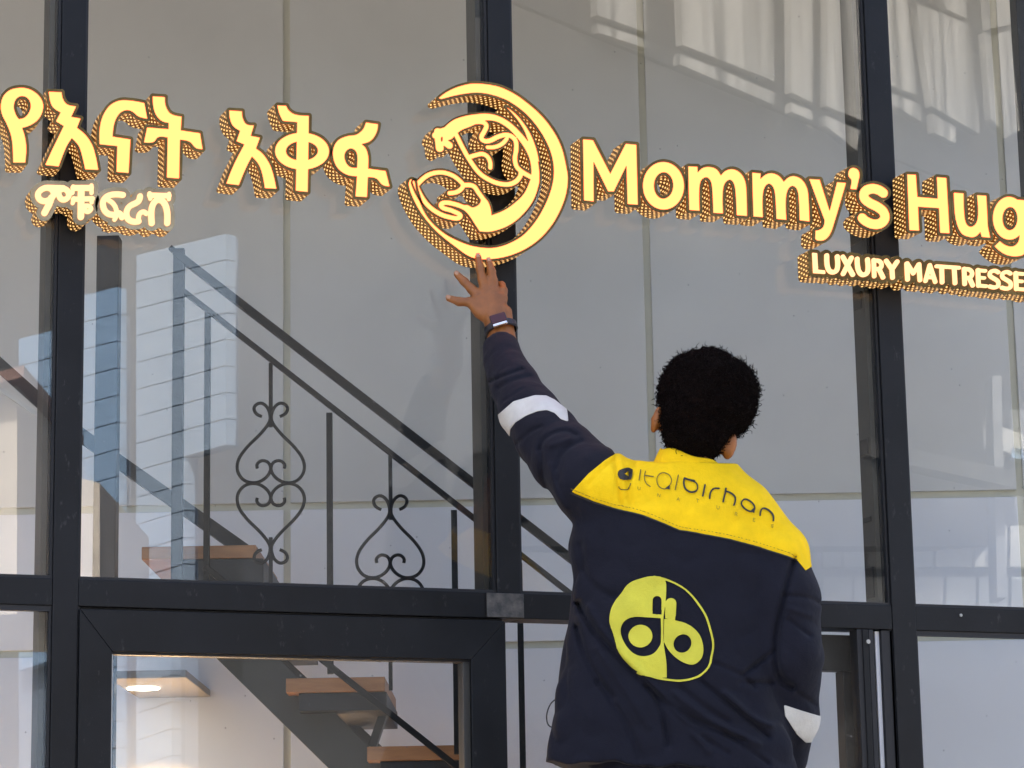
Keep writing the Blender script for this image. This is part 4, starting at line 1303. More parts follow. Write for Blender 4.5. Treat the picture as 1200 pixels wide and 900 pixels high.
# ---------------- body: one continuous surface
body = Vol([L(500, 0)[0], -0.42 + DP, ZF - 0.01], [L(985, 0)[0], dS + DP + 0.04, float(L(560, 285, dS)[2])], 0.0038)
B_ = body
B_.cap(shL, elbow, 0.047, 0.040, 0.02); B_.chain([elbow, L(603, 446, 0.228), wrist], [0.038, 0.037, 0.031], 0.02)
# wrist is wider than thick
wv = np.array([0.95, 0, 0.25])
B_.cap(wrist - wv * 0.008 + [0, 0, -0.02], LH(576, 368, 0.055), 0.026, 0.020, 0.012)
B_.cap(wrist + wv * 0.008 + [0, 0, -0.02], LH(592, 366, 0.055), 0.026, 0.018, 0.012)
# palm
kn = [LH(552, 362, 0.050), LH(559, 346, 0.034), LH(569, 341, 0.032), LH(579, 342, 0.034), LH(588.5, 350, 0.038)]
for q in kn[1:]:
    B_.cap(LH(579, 374, 0.060), q, 0.021, 0.0135, 0.012)
B_.cap(LH(566, 368, 0.055), LH(556, 356, 0.045), 0.016, 0.013, 0.012)
B_.ell(LH(575, 360, 0.046), (0.037, 0.015, 0.038), k=0.012)
for q_ in kn[1:4]:
    B_.cap(q_ + [0, -0.0095, 0], LH(580, 372, 0.079), 0.0035, 0.003, 0.006)      # tendons
    B_.ell(q_ + np.array([0, -0.006, 0]), (0.0095, 0.009, 0.009), k=0.006)       # knuckles
fing = [
    ([LH(562, 366, 0.052), LH(551, 354, 0.046), LH(538, 353.5, 0.046), LH(526, 349.5, 0.042)], [0.016, 0.0122, 0.0108, 0.0088]),
    ([kn[1], LH(553, 339, 0.030), LH(544, 330, 0.024), LH(535.5, 321.5, 0.018)], [0.0140, 0.0118, 0.0106, 0.0088]),
    ([kn[2], LH(565.5, 328, 0.030), LH(562.5, 315, 0.024), LH(560.3, 301, 0.015)], [0.0140, 0.0120, 0.0108, 0.0086]),
    ([kn[3], LH(578, 330, 0.030), LH(576, 318, 0.026), LH(572.8, 306, 0.017)], [0.0135, 0.0116, 0.0104, 0.0084]),
    ([kn[4], LH(590, 341, 0.026), LH(588, 334, 0.006), LH(584, 333, -0.008)], [0.0125, 0.0105, 0.0092, 0.0080])]
for pts, rs in fing:
    B_.chain(pts, rs, 0.006)
# neck, head, face
B_.cap(L(806, 575, 0.0), H(0, -0.012, -0.035), 0.058, 0.054, 0.02)
B_.ell(H(0, 0, 0.030), (0.074, 0.094, 0.098), HB, 0.02)
B_.ell(H(0, 0.040, -0.042), (0.058, 0.058, 0.062), HB, 0.02)
B_.ell(H(0, 0.075, -0.085), (0.026, 0.024, 0.020), HB, 0.015)                   # chin
B_.cap(H(0, 0.094, 0.012), H(0, 0.113, -0.026), 0.009, 0.014, 0.008)            # nose
B_.cap(H(-0.035, 0.088, 0.022), H(0.035, 0.088, 0.022), 0.010, 0.010, 0.012)    # brow
for s_ in (-1, 1):
    B_.ell(H(s_ * 0.031, 0.098, 0.002), (0.017, 0.012, 0.011), HB, 0.006, cut=True)
    B_.ell(H(s_ * 0.040, 0.070, -0.025), (0.022, 0.024, 0.022), HB, 0.015)
    B_.ell(H(s_ * 0.013, 0.108, -0.030), (0.008, 0.010, 0.007), HB, 0.005)
    ec = L(769, 492, 0.0) if s_ < 0 else L(855, 523, -0.022)      # ear: shell with a hollow
    B_.cap(ec, ec - hx * s_ * 0.03 + hy * 0.01, 0.016, 0.03, 0.01)
    B_.ell(ec, (0.016 if s_ > 0 else 0.011, 0.021, 0.032), HB, 0.006)
    B_.ell(ec + hx * s_ * 0.011 + hy * 0.004, (0.006, 0.011, 0.018), HB, 0.004, cut=True)
B_.cap(H(-0.022, 0.097, -0.055), H(0.022, 0.097, -0.055), 0.0065, 0.0065, 0.005)
B_.cap(H(-0.019, 0.096, -0.066), H(0.019, 0.096, -0.066), 0.0075, 0.0075, 0.003)
# trunk and limbs under the clothes
B_.cap(L(760, 610, 0.01), L(850, 625, 0.01), 0.085, 0.085, 0.05)
B_.cap(L(795, 640, 0.01), L(790, 800, 0.01), 0.105, 0.10, 0.05)
B_.cap(L(765, 900, 0.01), L(815, 900, 0.01), 0.10, 0.10, 0.05)
B_.cap(shR, elR, 0.046, 0.038, 0.03); B_.cap(elR, wrR, 0.036, 0.026, 0.02); B_.cap(wrR, haR, 0.026, 0.022, 0.015)
for i_, (ox, oz) in enumerate(((-0.022, -0.010), (-0.008, 0), (0.008, 0), (0.022, -0.004))):
    p0 = haR + [ox * 0.6, ox * .4 , -0.03]
    B_.chain([haR, p0 + [0, 0.01, -0.035 + oz], p0 + [0, 0.03, -0.06 + oz]], [0.017, 0.0085, 0.0075], 0.006)
B_.chain([haR + [-.01, 0, 0], haR + [-0.035, 0.02, -0.035], haR + [-0.032, 0.035, -0.06]], [0.014, 0.010, 0.0085], 0.006)
hipL, hipR = L(750, 930, 0.0), L(832, 930, 0.0)
kneL = np.array([hipL[0] - 0.02, hipL[1] + 0.03, ZF + 0.50]); kneR = np.array([hipR[0] + 0.02, hipR[1] + 0.02, ZF + 0.50])
anL = np.array([kneL[0] - 0.01, kneL[1] - 0.02, ZF + 0.09]); anR = np.array([kneR[0] + 0.02, kneR[1] - 0.02, ZF + 0.09])
for h_, k_, a_ in ((hipL, kneL, anL), (hipR, kneR, anR)):
    B_.cap(h_, k_, 0.082, 0.055, 0.03); B_.cap(k_, a_, 0.054, 0.036, 0.03)
    B_.cap(a_ - [0, 0, 0.05], a_ + [0, 0.14, -0.055], 0.034, 0.026, 0.03)
V, Q = body.mesh()
V = relax(V, Q, 1, 0.4)
del body
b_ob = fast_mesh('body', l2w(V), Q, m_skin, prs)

# nails on the visible digits
m_nail = pbr('finger_nail', (0.42, 0.22, 0.12), 0.3)
def nail(tip, prev, r):
    t = tip - prev; t = t / np.linalg.norm(t)
    out_ = np.array([0, -1.0, 0.15]); out_ -= t * (out_ @ t); out_ /= np.linalg.norm(out_)
    sd_ = np.cross(t, out_)
    V, F = [], []
    for iu in range(5):
        for iv in range(5):
            u, v = (iu / 4 - .5) * 2, (iv / 4 - .5) * 2
            p = tip + t * (v * r * 0.7 + r * 0.1) + sd_ * (u * r * 0.62 * (1 - 0.18 * v * v)) + out_ * (r * 0.98 - 0.42 * r * 0.62 * u * u * 0.6 - 0.12 * r * max(v, 0) ** 2)
            V.append(l2w(p))
    for iu in range(4):
        for iv in range(4):
            k = iu * 5 + iv; F.append((k, k + 5, k + 6, k + 1))
    o = mk('finger_nail', V, F, m_nail, b_ob, True)
    md = o.modifiers.new('s', 'SOLIDIFY'); md.thickness = 0.0006
for pts, rs in fing[:4]:
    nail(pts[-1], pts[-2], rs[-1] + 0.0003)
for s_ in (-1, 1):                                             # eyes
    c_ = H(s_ * 0.031, 0.082, 0.002)
    import bmesh
    bm = bmesh.new(); bmesh.ops.create_uvsphere(bm, u_segments=16, v_segments=10, radius=0.0125)
    me = bpy.data.meshes.new('eye'); bm.to_mesh(me); bm.free()
    cw = l2w(c_); me.transform(Matrix.Translation(Vector(cw)))
    me.polygons.foreach_set('use_smooth', [True] * len(me.polygons))
    link('eye', me, pbr('eye_white', (0.7, 0.68, 0.65), 0.2), b_ob)

# ---------------- hair
hv = Vol(H(0, 0, 0.03) - 0.19, H(0, 0, 0.03) + 0.19, 0.004)
hc = L(827, 467, 0.0)
hv.ell(hc, (0.111, 0.110, 0.110), HB, 0.02)
hv.ell(L(833, 463, 0.0), (0.096, 0.098, 0.098), HB, 0.03)
hv.ell(L(815, 500, -0.012), (0.080, 0.088, 0.068), HB, 0.03)
hv.ell(L(812, 514, -0.03), (0.060, 0.052, 0.050), HB, 0.02)
sl, (X, Y, Z) = hv.win(hv.lo, hv.lo + hv.n * hv.h, 0)
hv.F[sl] += (0.0085 * wnoise(X, Y, Z, 55, 3) + 0.004 * wnoise(X, Y, Z, 130, 9) + 0.0030 * wnoise(X, Y, Z, 260, 4, 8)).astype(np.float32)
# face side stays free
q = [(X - Hc[0]) * hy[0] + (Y - Hc[1]) * hy[1] + (Z - Hc[2]) * hy[2], (X - Hc[0]) * hz[0] + (Y - Hc[1]) * hz[1] + (Z - Hc[2]) * hz[2]]
hv.F[sl] = np.maximum(hv.F[sl], np.minimum(q[0] - 0.045, 0.075 - q[1]).astype(np.float32))
V, Q = hv.mesh()
h_ob = fast_mesh('hair', l2w(V), Q, m_hair, prs)
# curls
r_ = np.random.RandomState(5)
fn = np.cross(V[Q[:, 1]] - V[Q[:, 0]], V[Q[:, 3]] - V[Q[:, 0]]); fn /= np.linalg.norm(fn, axis=1)[:, None] + 1e-9
fc_ = V[Q].mean(1)
keep = np.nonzero((fc_[:, 1] < Hc[1] + 0.07))[0]
ids = r_.choice(keep, 6500, replace=False)
N, C0 = fn[ids], fc_[ids]
T1 = np.cross(N, r_.normal(size=N.shape)); T1 /= np.linalg.norm(T1, axis=1)[:, None]
T2 = np.cross(N, T1)
K = 8; tt = np.linspace(0, 1, K)
ln = r_.uniform(0.003, 0.010, len(ids)) + 0.009 * (r_.rand(len(ids)) > 0.9) + 0 * r_.uniform(0.003, 0.011, len(ids)); rad = r_.uniform(0.0018, 0.0036, len(ids)); ph = r_.rand(len(ids)) * 6.28; tw = r_.uniform(5, 10, len(ids))
lean = r_.normal(size=(len(ids), 2)) * 0.35
P_ = []
for t in tt:
    an = ph + tw * t
    P_.append(C0 + N * ((ln * t - 0.001)[:, None]) + T1 * ((rad * np.cos(an) + lean[:, 0] * ln * t)[:, None]) + T2 * ((rad * np.sin(an) + lean[:, 1] * ln * t)[:, None]))
P_ = np.stack(P_, 1)                                          # n,K,3
w_ = 0.0011
VV = []
for k in range(3):
    a = 2 * math.pi * k / 3
    VV.append(P_ + (T1 * math.cos(a) + T2 * math.sin(a))[:, None, :] * w_ * (1.1 - 0.6 * tt)[None, :, None] + N[:, None, :] * 0.0006 * k)
VV = np.stack(VV, 2)                                          # n,K,3,3
n_ = len(ids)
base = (np.arange(n_) * K * 3)[:, None, None]
kk = np.arange(K - 1)[None, :, None] * 3
j = np.arange(3)[None, None, :]
jn = (j + 1) % 3
Qc = np.stack([base + kk + j, base + kk + jn, base + kk + 3 + jn, base + kk + 3 + j], -1).reshape(-1, 4)
fast_mesh('curls', l2w(VV.reshape(-1, 3)), Qc, m_hair, h_ob)['kind'] = 'stuff'

# ---------------- jacket
JH = 0.0042
z_hem = float(L(790, 899)[2])
jv = Vol([L(545, 0)[0], DP - 0.26, float(L(790, 935)[2])], [L(985, 0)[0], dS + DP, float(L(600, 385, dS)[2])], JH)
sec = [  # py, centre px, half width px, depth centre, half depth, exponent
    (530, 808, 40, 0.005, 0.060, 2.0), (552, 806, 62, 0.005, 0.075, 2.0), (575, 797, 92, 0.005, 0.095, 2.2), (605, 795, 108, 0.005, 0.115, 2.4),
    (650, 797, 122, 0.005, 0.128, 2.6), (700, 794, 126, 0.005, 0.132, 2.6), (760, 787, 127, 0.0, 0.132, 2.5), (830, 783, 134, 0.0, 0.138, 2.4), (905, 786, 146, 0.0, 0.145, 2.4)]
zz = np.array([L(800, s_[0])[2] for s_ in sec]); ordr = np.argsort(zz)
def ip(z, vals): return np.interp(z, zz[ordr], np.array(vals)[ordr])
sl, (X, Y, Z) = jv.win(jv.lo, [jv.ax[0][-1], DP + 0.22, L(800, 528)[2]], 0)
cxs = ip(Z, [L(s_[1], s_[0])[0] for s_ in sec]); hw = ip(Z, [s_[2] * SPX for s_ in sec]); cf = ip(Z, [DP + s_[3] for s_ in sec]); hd = ip(Z, [s_[4] for s_ in sec])
u, v = np.abs((X - cxs) / hw), np.abs((Y - cf) / hd)
kk = (u ** 2.5 + v ** 2.5) ** (1 / 2.5)
d = (kk - 1) * np.minimum(hw, hd) * 0.9
d = np.maximum(d, (Z - float(L(800, 548)[2])) * 0.8)
jv.put(sl, d.astype(np.float32), 0.01)
# shoulders
jv.cap(L(800, 580, 0.01), L(868, 612, 0.01), 0.070, 0.078, 0.04)
jv.cap(L(868, 614, 0.01), L(902, 652, 0.015), 0.078, 0.088, 0.03)
jv.cap(L(800, 585, 0.01), L(722, 580, 0.01), 0.070, 0.082, 0.04)
jv.cap(L(722, 588, 0.01), L(712, 640, 0.01), 0.085, 0.085, 0.04)
# right sleeve, hanging
jv.chain([L(903, 660, 0.005), L(913, 700, -0.01), L(922, 770, -0.02), L(923, 835, 0.045), L(920, 885, 0.11)], [0.091, 0.092, 0.082, 0.072, 0.058], 0.022)
# left sleeve, raised
sleeve = [(708, 580, 0.0, 0.092), (690, 566, 0.01, 0.090), (662, 537, 0.055, 0.082), (641, 510, 0.10, 0.075), (618, 480, 0.155, 0.069), (604, 455, 0.20, 0.060), (596, 436, 0.235, 0.053)]
jv.chain([L(a, b, c_) for a, b, c_, _ in sleeve], [r for *_, r in sleeve], 0.022)
jv.cap(L(596, 440, 0.235), L(590, 424, 0.265), 0.052, 0.050, 0.012)
jv.cap(L(590.5, 424, 0.262), L(586.5, 409, 0.293), 0.049, 0.046, 0.003)
# creases drawn on the cloth, in the projection of the cloth onto the wearer's back
creases = [  # (points px, width px, depth m)
    ([(678, 707), (697, 740), (732, 777), (769, 817), (783, 873)], 5, 0.008), ([(676, 735), (690, 777), (718, 817)], 5, 0.006),
    ([(758, 805), (807, 840), (872, 868)], 5, 0.008), ([(797, 805), (830, 831), (853, 845)], 4, 0.006), ([(821, 798), (853, 824), (900, 863)], 4, 0.008),
    ([(837, 777), (867, 791), (884, 805)], 4, 0.006), ([(769, 817), (807, 852), (853, 883)], 4, 0.006), ([(700, 800), (735, 850), (750, 890)], 5, 0.005),
    ([(930, 655), (914, 723), (909, 754), (913, 794), (928, 806)], 5, 0.012), ([(918, 698), (949, 701), (960, 707)], 3.5, 0.007), ([(925, 727), (949, 745)], 3.5, 0.007),
    ([(914, 790), (930, 804)], 4, 0.008), ([(935, 812), (955, 826)], 3.5, 0.006), ([(872, 790), (908, 763)], 4, 0.008), ([(868, 800), (905, 800)], 4, 0.005),
    ([(632, 527), (640, 513), (661, 505), (675, 510)], 4, 0.008), ([(635, 527), (637, 561), (648, 583), (667, 615)], 4, 0.008), ([(653, 548), (661, 529), (682, 517)], 4, 0.006),
    ([(584, 455), (600, 446), (621, 441)], 3.5, 0.005), ([(590, 470), (612, 456)], 3, 0.004), ([(606, 520), (622, 506), (634, 500)], 3.5, 0.006),
    ([(721, 530), (722, 552), (729, 590)], 4, 0.007), ([(690, 568), (705, 552), (718, 541)], 3.5, 0.005), ([(745, 545), (735, 570), (740, 590)], 5, 0.004),
    ([(575, 447), (592, 440), (612, 433)], 3.0, 0.008), ([(680, 640), (690, 680), (720, 700)], 6, 0.004), ([(850, 860), (880, 880), (900, 895)], 4, 0.006)]
ridges = [([(690, 712), (712, 745), (748, 785), (790, 830), (830, 880)], 6, 0.006), ([(790, 812), (830, 842), (890, 872)], 5, 0.006), ([(700, 760), (728, 800), (760, 850)], 6, 0.005),
          ([(925, 713), (952, 722)], 4, 0.005), ([(645, 522), (668, 514)], 4, 0.006), ([(645, 545), (650, 570), (662, 595)], 5, 0.006), ([(728, 540), (733, 580)], 4, 0.004), ([(850, 812), (885, 842), (905, 850)], 5, 0.006)]
F = jv.F
near = np.argwhere(np.abs(F) < 0.035)
pw = np.stack([jv.ax[i][near[:, i]] for i in range(3)], 1)
pp = proj(l2w(pw))
dsp = np.zeros(len(near))
for lst, sg in ((creases, 1), (ridges, -1)):
    for pts, w, am in lst:
        c_ = catmull(pts, 5, False) if len(pts) > 2 else np.array(pts, float)
        bb = (c_.min(0) - 4 * w, c_.max(0) + 4 * w)
        m = ((pp > bb[0]) & (pp < bb[1])).all(1)
        dd = sd_stroke(pp[m, 0], pp[m, 1], [tuple(x) for x in c_], 0)
        dsp[m] += sg * am * (1.25 if w >= 5 else 0.95) * np.exp(-(dd / (w * 0.72)) ** 2)
n0 = wnoise(pw[:, 0] * 1.0, pw[:, 1], pw[:, 2], 24, 11) * 0.0045 + wnoise(pw[:, 0] * 1.3, pw[:, 1], pw[:, 2] * 0.8, 60, 12, 8) * 0.0018 + (1 - np.abs(wnoise(pw[:, 0] * 1.2 + pw[:, 2] * 0.9, pw[:, 1], pw[:, 2] * 0.5 - pw[:, 0] * .4, 70, 15, 5)) * 3) * 0.0020
F[near[:, 0], near[:, 1], near[:, 2]] += (dsp + n0).astype(np.float32)
# hem cut, sleeve hollow at the cuff
hz_ = jv.ax[2][None, None, :] + 0 * F
s1 = slice(0, None)
cutz = (float(L(640, 896)[2]) - (float(L(640, 896)[2]) - float(L(945, 914)[2])) * (jv.ax[0] - L(640, 0)[0]) / (L(945, 0)[0] - L(640, 0)[0]))
cutz = cutz + 0.004 * np.sin(jv.ax[0] * 38) + 0.002 * np.sin(jv.ax[0] * 90 + 1)
F[:] = np.maximum(F, ((cutz[:, None, None] - jv.ax[2][None, None, :]) * np.where(jv.ax[1][None, :, None] < DP + 9, 1, 1)).astype(np.float32))
jv.cap(L(588.5, 417, 0.278), L(581, 388, 0.34), 0.038, 0.038, 0.004, cut=True)
V, Q = jv.mesh(); V = relax(V, Q, 1, 0.35)
JV = l2w(V)
j_ob = fast_mesh('jacket', JV, Q, m_navy, prs)
JPX = proj(JV)
T_ = np.vstack([Q[:, [0, 1, 2]], Q[:, [0, 2, 3]]])
fnv = np.cross(JV[T_[:, 1]] - JV[T_[:, 0]], JV[T_[:, 2]] - JV[T_[:, 0]])
JN = np.zeros_like(JV)
for k in range(3): np.add.at(JN, T_[:, k], fnv)
JN /= np.linalg.norm(JN, axis=1)[:, None] + 1e-12
# true normals point outwards?
if (JN[:, 1] * (JV[:, 1] - JV[:, 1].mean())).mean() < 0: JN = -JN

def clip_patch(name, fields, mat, parent, off=0.0016, th=0.003):
    "piece of the jacket surface where every field is negative, laid on top as its own cloth"
    Vp, Np, T = JV, JN, T_
    G = [np.array(f, float) for f in fields]
    for gi in range(len(G)):
        g = G[gi]
        ins = g < 0
        cnt = ins[T].sum(1)
        full = T[cnt == 3]
        part = T[(cnt > 0) & (cnt < 3)]
        nV, nN = list(), list(); nG = [[] for _ in G]; em = {}
        out_t = []
        base = len(Vp)
        def cutp(a, b):
            key = (a, b) if a < b else (b, a)
            if key in em: return em[key]
            a, b = key
            t = g[a] / (g[a] - g[b])
            nV.append(Vp[a] + (Vp[b] - Vp[a]) * t); nN.append(Np[a] + (Np[b] - Np[a]) * t)
            for q in range(len(G)): nG[q].append(G[q][a] + (G[q][b] - G[q][a]) * t)
            em[key] = base + len(nV) - 1
            return em[key]
        for tri in part.tolist():
            poly = []
            for i in range(3):
                a, b = tri[i], tri[(i + 1) % 3]
                if ins[a]: poly.append(a)
                if ins[a] != ins[b]: poly.append(cutp(a, b))
            for i in range(1, len(poly) - 1): out_t.append((poly[0], poly[i], poly[i + 1]))
        if nV:
            Vp = np.vstack([Vp, nV]); Np = np.vstack([Np, nN])
            G = [np.concatenate([G[q], nG[q]]) for q in range(len(G))]
        T = np.vstack([full, np.array(out_t, int).reshape(-1, 3)])
    used, inv = np.unique(T, return_inverse=True)
    Vn = Vp[used]; Nn = Np[used]; Nn = Nn / (np.linalg.norm(Nn, axis=1)[:, None] + 1e-9)
    o = fast_mesh(name, Vn + Nn * off, inv.reshape(-1, 3), mat, parent)
    o.data.materials.clear(); o.data.materials.append(mat)
    md = o.modifiers.new('thick', 'SOLIDIFY'); md.thickness = th; md.offset = 0 if False else -1
    return o
def pf(poly): return sd_poly(JPX[:, 0], JPX[:, 1], poly)
yoke = [(670, 576.5), (698, 588), (725, 597), (755, 604), (796, 621), (830, 627), (856, 632), (890, 641), (917, 650), (934, 656), (944, 668.5), (954, 662), (985, 640), (960, 520), (760, 500), (727, 520), (725.5, 529), (708, 540), (690, 555)]
zsep = (JV - CAM) @ FC
clip_patch('yoke', [pf(yoke)], m_yel, prs)
seamline = [(670, 576.5), (698, 588), (725, 597), (755, 604), (796, 621), (830, 627), (856, 632), (890, 641), (917, 650), (934, 656), (944, 668)]
sf_ = np.abs(sd_stroke(JPX[:, 0], JPX[:, 1], [(x, y + 0.5) for x, y in seamline], 2.6))
bandL = [(572, 494), (583, 487), (602, 470.5), (627, 463.5), (640, 464), (650, 469), (664, 480), (666, 494), (657, 491), (650, 484), (641, 480.5), (630, 482), (617, 487), (604, 495), (598, 503), (596.5, 523), (585, 512)]
clip_patch('reflective_band', [pf(bandL), (DP + 0.30) * 0 + np.where(JV[:, 2] > 0, -1.0, 1.0)], m_band, prs)
bandR = [(918.5, 826), (940, 833), (970, 842), (970, 873), (954, 869.5), (944, 870), (933.5, 860), (927, 850), (920, 839)]
clip_patch('reflective_band', [pf(bandR)], m_band, prs)

# collar
Nc = L(808, 546, 0.005)
cz = np.array([0.30, -0.10, 0.95]); cz /= np.linalg.norm(cz)
cx = np.array([0.95, 0.0, -0.30]); cx -= cz * (cx @ cz); cx /= np.linalg.norm(cx); cy = np.cross(cz, cx)
Vc, Fc_ = [], []
NN = 56; prof = [(1.10, -0.030), (1.05, -0.010), (1.01, 0.010), (0.985, 0.020), (0.955, 0.022), (0.93, 0.016), (0.93, -0.01), (0.95, -0.03)]
for i in range(NN):
    an = 2 * math.pi * i / NN
    for rr, hh in prof:
        wv_ = 1 + 0.02 * math.sin(3 * an + 1) + 0.012 * math.sin(7 * an)
        p = Nc + cx * (0.080 * rr * wv_ * math.cos(an)) + cy * (0.072 * rr * wv_ * math.sin(an)) + cz * (hh + 0.003 * math.sin(5 * an) - 0.012 * max(0, math.sin(an)))
        Vc.append(l2w(p))
np_ = len(prof)
for i in range(NN):
    for k in range(np_):
        Fc_.append((i * np_ + k, ((i + 1) % NN) * np_ + k, ((i + 1) % NN) * np_ + (k + 1) % np_, i * np_ + (k + 1) % np_))
co = mk('collar', Vc, Fc_, m_yel, prs, True)

# prints laid on the cloth
BV = BVHTree.FromPolygons([Vector(v) for v in JV], [tuple(q) for q in Q.tolist()])
def print_patch(name, items, org, s, mat, parent, step=0.5, off=0.0026):
    allp = []
    for it in items:
        k = it[0].lstrip('-')
        if k == 'P': allp += [p[:2] for p in it[1]]
        elif k == 'S': allp += [p[:2] for p in it[2]]
        else: allp += [(it[1] - it[3], it[2] - it[4]), (it[1] + it[3], it[2] + it[4])]
    allp = np.array(allp, float); pad = 2 * s + 6
    xs = np.arange(allp[:, 0].min() - pad, allp[:, 0].max() + pad, step * s); ys = np.arange(allp[:, 1].min() - pad, allp[:, 1].max() + pad, step * s)
    X, Y = np.meshgrid(xs, ys)
    F = field2(items, X, Y); ny, nx = F.shape
    pts, idx, tris = [], {}, []
    def vtx(key, x, y):
        if key not in idx:
            idx[key] = len(pts); pts.append((x, y))
        return idx[key]
    ins = F < 0
    c4 = ins[:-1, :-1].astype(int) + ins[:-1, 1:] + ins[1:, :-1] + ins[1:, 1:]
    for j, i in np.argwhere(c4 > 0).tolist():
        cs = [(j, i), (j, i + 1), (j + 1, i + 1), (j + 1, i)]
        poly = []
        for a in range(4):
            p, q = cs[a], cs[(a + 1) % 4]
            if ins[p]: poly.append(vtx(p, xs[p[1]], ys[p[0]]))
            if ins[p] != ins[q]:
                t = F[p] / (F[p] - F[q]); key = (min(p, q), max(p, q))
                poly.append(vtx(key, xs[p[1]] + t * (xs[q[1]] - xs[p[1]]), ys[p[0]] + t * (ys[q[0]] - ys[p[0]])))
        for a in range(1, len(poly) - 1): tris.append((poly[0], poly[a], poly[a + 1]))
    W_ = []
    for x, y in pts:
        v = Vector(ray(org[0] + x / s, org[1] + y / s)).normalized()
        h = BV.ray_cast(Vector(CAM), v)
        if h[0] is None: W_.append(None); continue
        n = h[1] if h[1].dot(v) < 0 else -h[1]
        W_.append(h[0] + n * off)
    okt = [t for t in tris if all(W_[i] is not None for i in t)]
    W_ = [w if w is not None else Vector((0, 0, 0)) for w in W_]
    used = sorted({i for t in okt for i in t}); mp = {u: k for k, u in enumerate(used)}
    o = mk(name, [W_[u] for u in used], [tuple(mp[i] for i in t) for t in okt], mat, parent, True)
    md = o.modifiers.new('s', 'SOLIDIFY'); md.thickness = 0.0008
    return o
print_patch('yoke_seam', [('S', 1.3, [(x, y + 1.0) for x, y in seamline[:-1]])], (0, 0), 1.0, m_ink, prs, 0.45, 0.0042)
m_thread = pbr('dark_thread', (0.25, 0.16, 0.01), 0.8)
stl = catmull([(x, y - 4.0) for x, y in seamline[:-1]], 20, False)
st_items = []
acc = 0.0
for i in range(len(stl) - 1):
    seg = np.hypot(*(stl[i + 1] - stl[i])); 
    if int(acc / 2.2) % 2 == 0: st_items.append(('S', 0.55, [tuple(stl[i]), tuple(stl[i + 1])]))
    acc += seg
st_o = print_patch('stitching', st_items, (0, 0), 1.0, m_thread, prs, 0.4, 0.0040); st_o['kind'] = 'stuff'
logo = [('P', [(88, 400), (105, 310), (160, 230), (215, 150), (300, 110), (400, 92), (470, 112), (485, 200), (466, 380, 1), (466, 560), (485, 700), (488, 806, 1), (400, 800), (300, 765), (200, 680), (130, 570), (100, 460)]),
        ('-P', [(447, 388, 1), (350, 382), (250, 380), (190, 410), (165, 470), (185, 550), (240, 625), (310, 655), (390, 640), (440, 580), (447, 540)]),
        ('E', 304, 514, 84, 80), ('-S', 64, [(422, 265), (420, 330)]), ('-P', [(390, 330, 1), (455, 330, 1), (452, 362, 1), (388, 358, 1)]),
        ('S', 14, [(400, 96), (480, 115), (560, 150), (640, 205), (710, 290), (760, 370), (790, 460), (812, 570), (800, 660), (775, 740), (700, 800), (600, 826), (488, 820), (380, 800), (290, 766)], 1),
        ('S', 74, [(517, 285), (514, 360)]), ('P', [(480, 330, 1), (552, 330, 1), (545, 400, 1), (478, 388, 1)]),
        ('P', [(470, 392, 1), (560, 405), (650, 440), (715, 500), (742, 580), (735, 660), (690, 708), (640, 712), (570, 680), (505, 620), (468, 555, 1)]),
        ('-E', 598, 566, 60, 66, 0.6)]
print_patch('back_emblem', logo, (700, 660), 6.0, m_print, prs, 0.6)
tA = lambda pts: [(715 + p[0] / 12, 530 + p[1] / 12) + tuple(p[2:]) for p in pts]
tB = lambda pts: [(810 + p[0] / 10, 555 + p[1] / 10) + tuple(p[2:]) for p in pts]
m_thin = pbr('thin_print', (0.10, 0.075, 0.008), 0.7)
heavy = [
    [('P', tA([(125, 320), (150, 265), (230, 235), (300, 260), (322, 320), (300, 405, 1), (240, 395), (170, 395)])), ('-P', tA([(185, 320, 1), (240, 270, 1), (240, 350, 1)]))],
    [('S', 2.0, tA([(1045, 380), (1035, 450), (1060, 530), (1130, 572), (1200, 560)]), 1), ('S', 2.0, tA([(1045, 380), (1100, 400), (1180, 415)]), 1), ('S', 1.5, tB([(0, 95), (50, 115), (72, 160), (60, 205), (10, 225), (-30, 225)]), 1)],
    [('S', 2.0, tB([(160, 145), (135, 270)]))], [('S', 1.9, tB([(212, 298), (225, 225), (260, 188), (320, 185)]), 1)],
    [('S', 2.1, tB([(400, 185), (372, 340)])), ('S', 1.9, tB([(395, 215), (450, 235), (505, 280), (510, 330), (495, 380)]), 1)],
    [('S', 1.7, tB([(585, 340), (620, 312), (680, 335), (730, 390), (725, 440), (670, 445), (610, 410), (582, 370), (585, 340)]), 1), ('P', tB([(690, 440, 1), (735, 400, 1), (732, 470, 1)]))],
    [('S', 1.8, tB([(800, 495), (808, 440), (840, 418), (900, 445), (945, 500), (948, 558)]), 1)],
    [('P', tA([(770, 520, 1), (838, 470, 1), (840, 535, 1)]))]]
for g in heavy: print_patch('printed_letter', g, (0, 0), 1.0, m_ink, prs, 0.4, 0.0046)
light = [[('S', 0.9, tA([(130, 490), (165, 520), (210, 532), (265, 510), (300, 450)]), 1)], [('S', 1.2, tA([(432, 270), (410, 405)]))],
        [('S', 0.9, tA([(500, 290), (482, 380), (510, 450), (565, 490)]), 1), ('S', 1.0, tA([(490, 345), (610, 360)]))],
        [('S', 0.9, tA([(660, 370), (700, 320), (760, 308), (830, 340), (862, 410), (835, 480), (780, 525), (710, 510), (665, 460), (655, 400), (662, 365)]), 1)], [('S', 1.2, tA([(958, 335), (915, 540)]))]]
for g in light: print_patch('printed_letter', g, (0, 0), 1.0, m_thin, prs, 0.35, 0.0044)
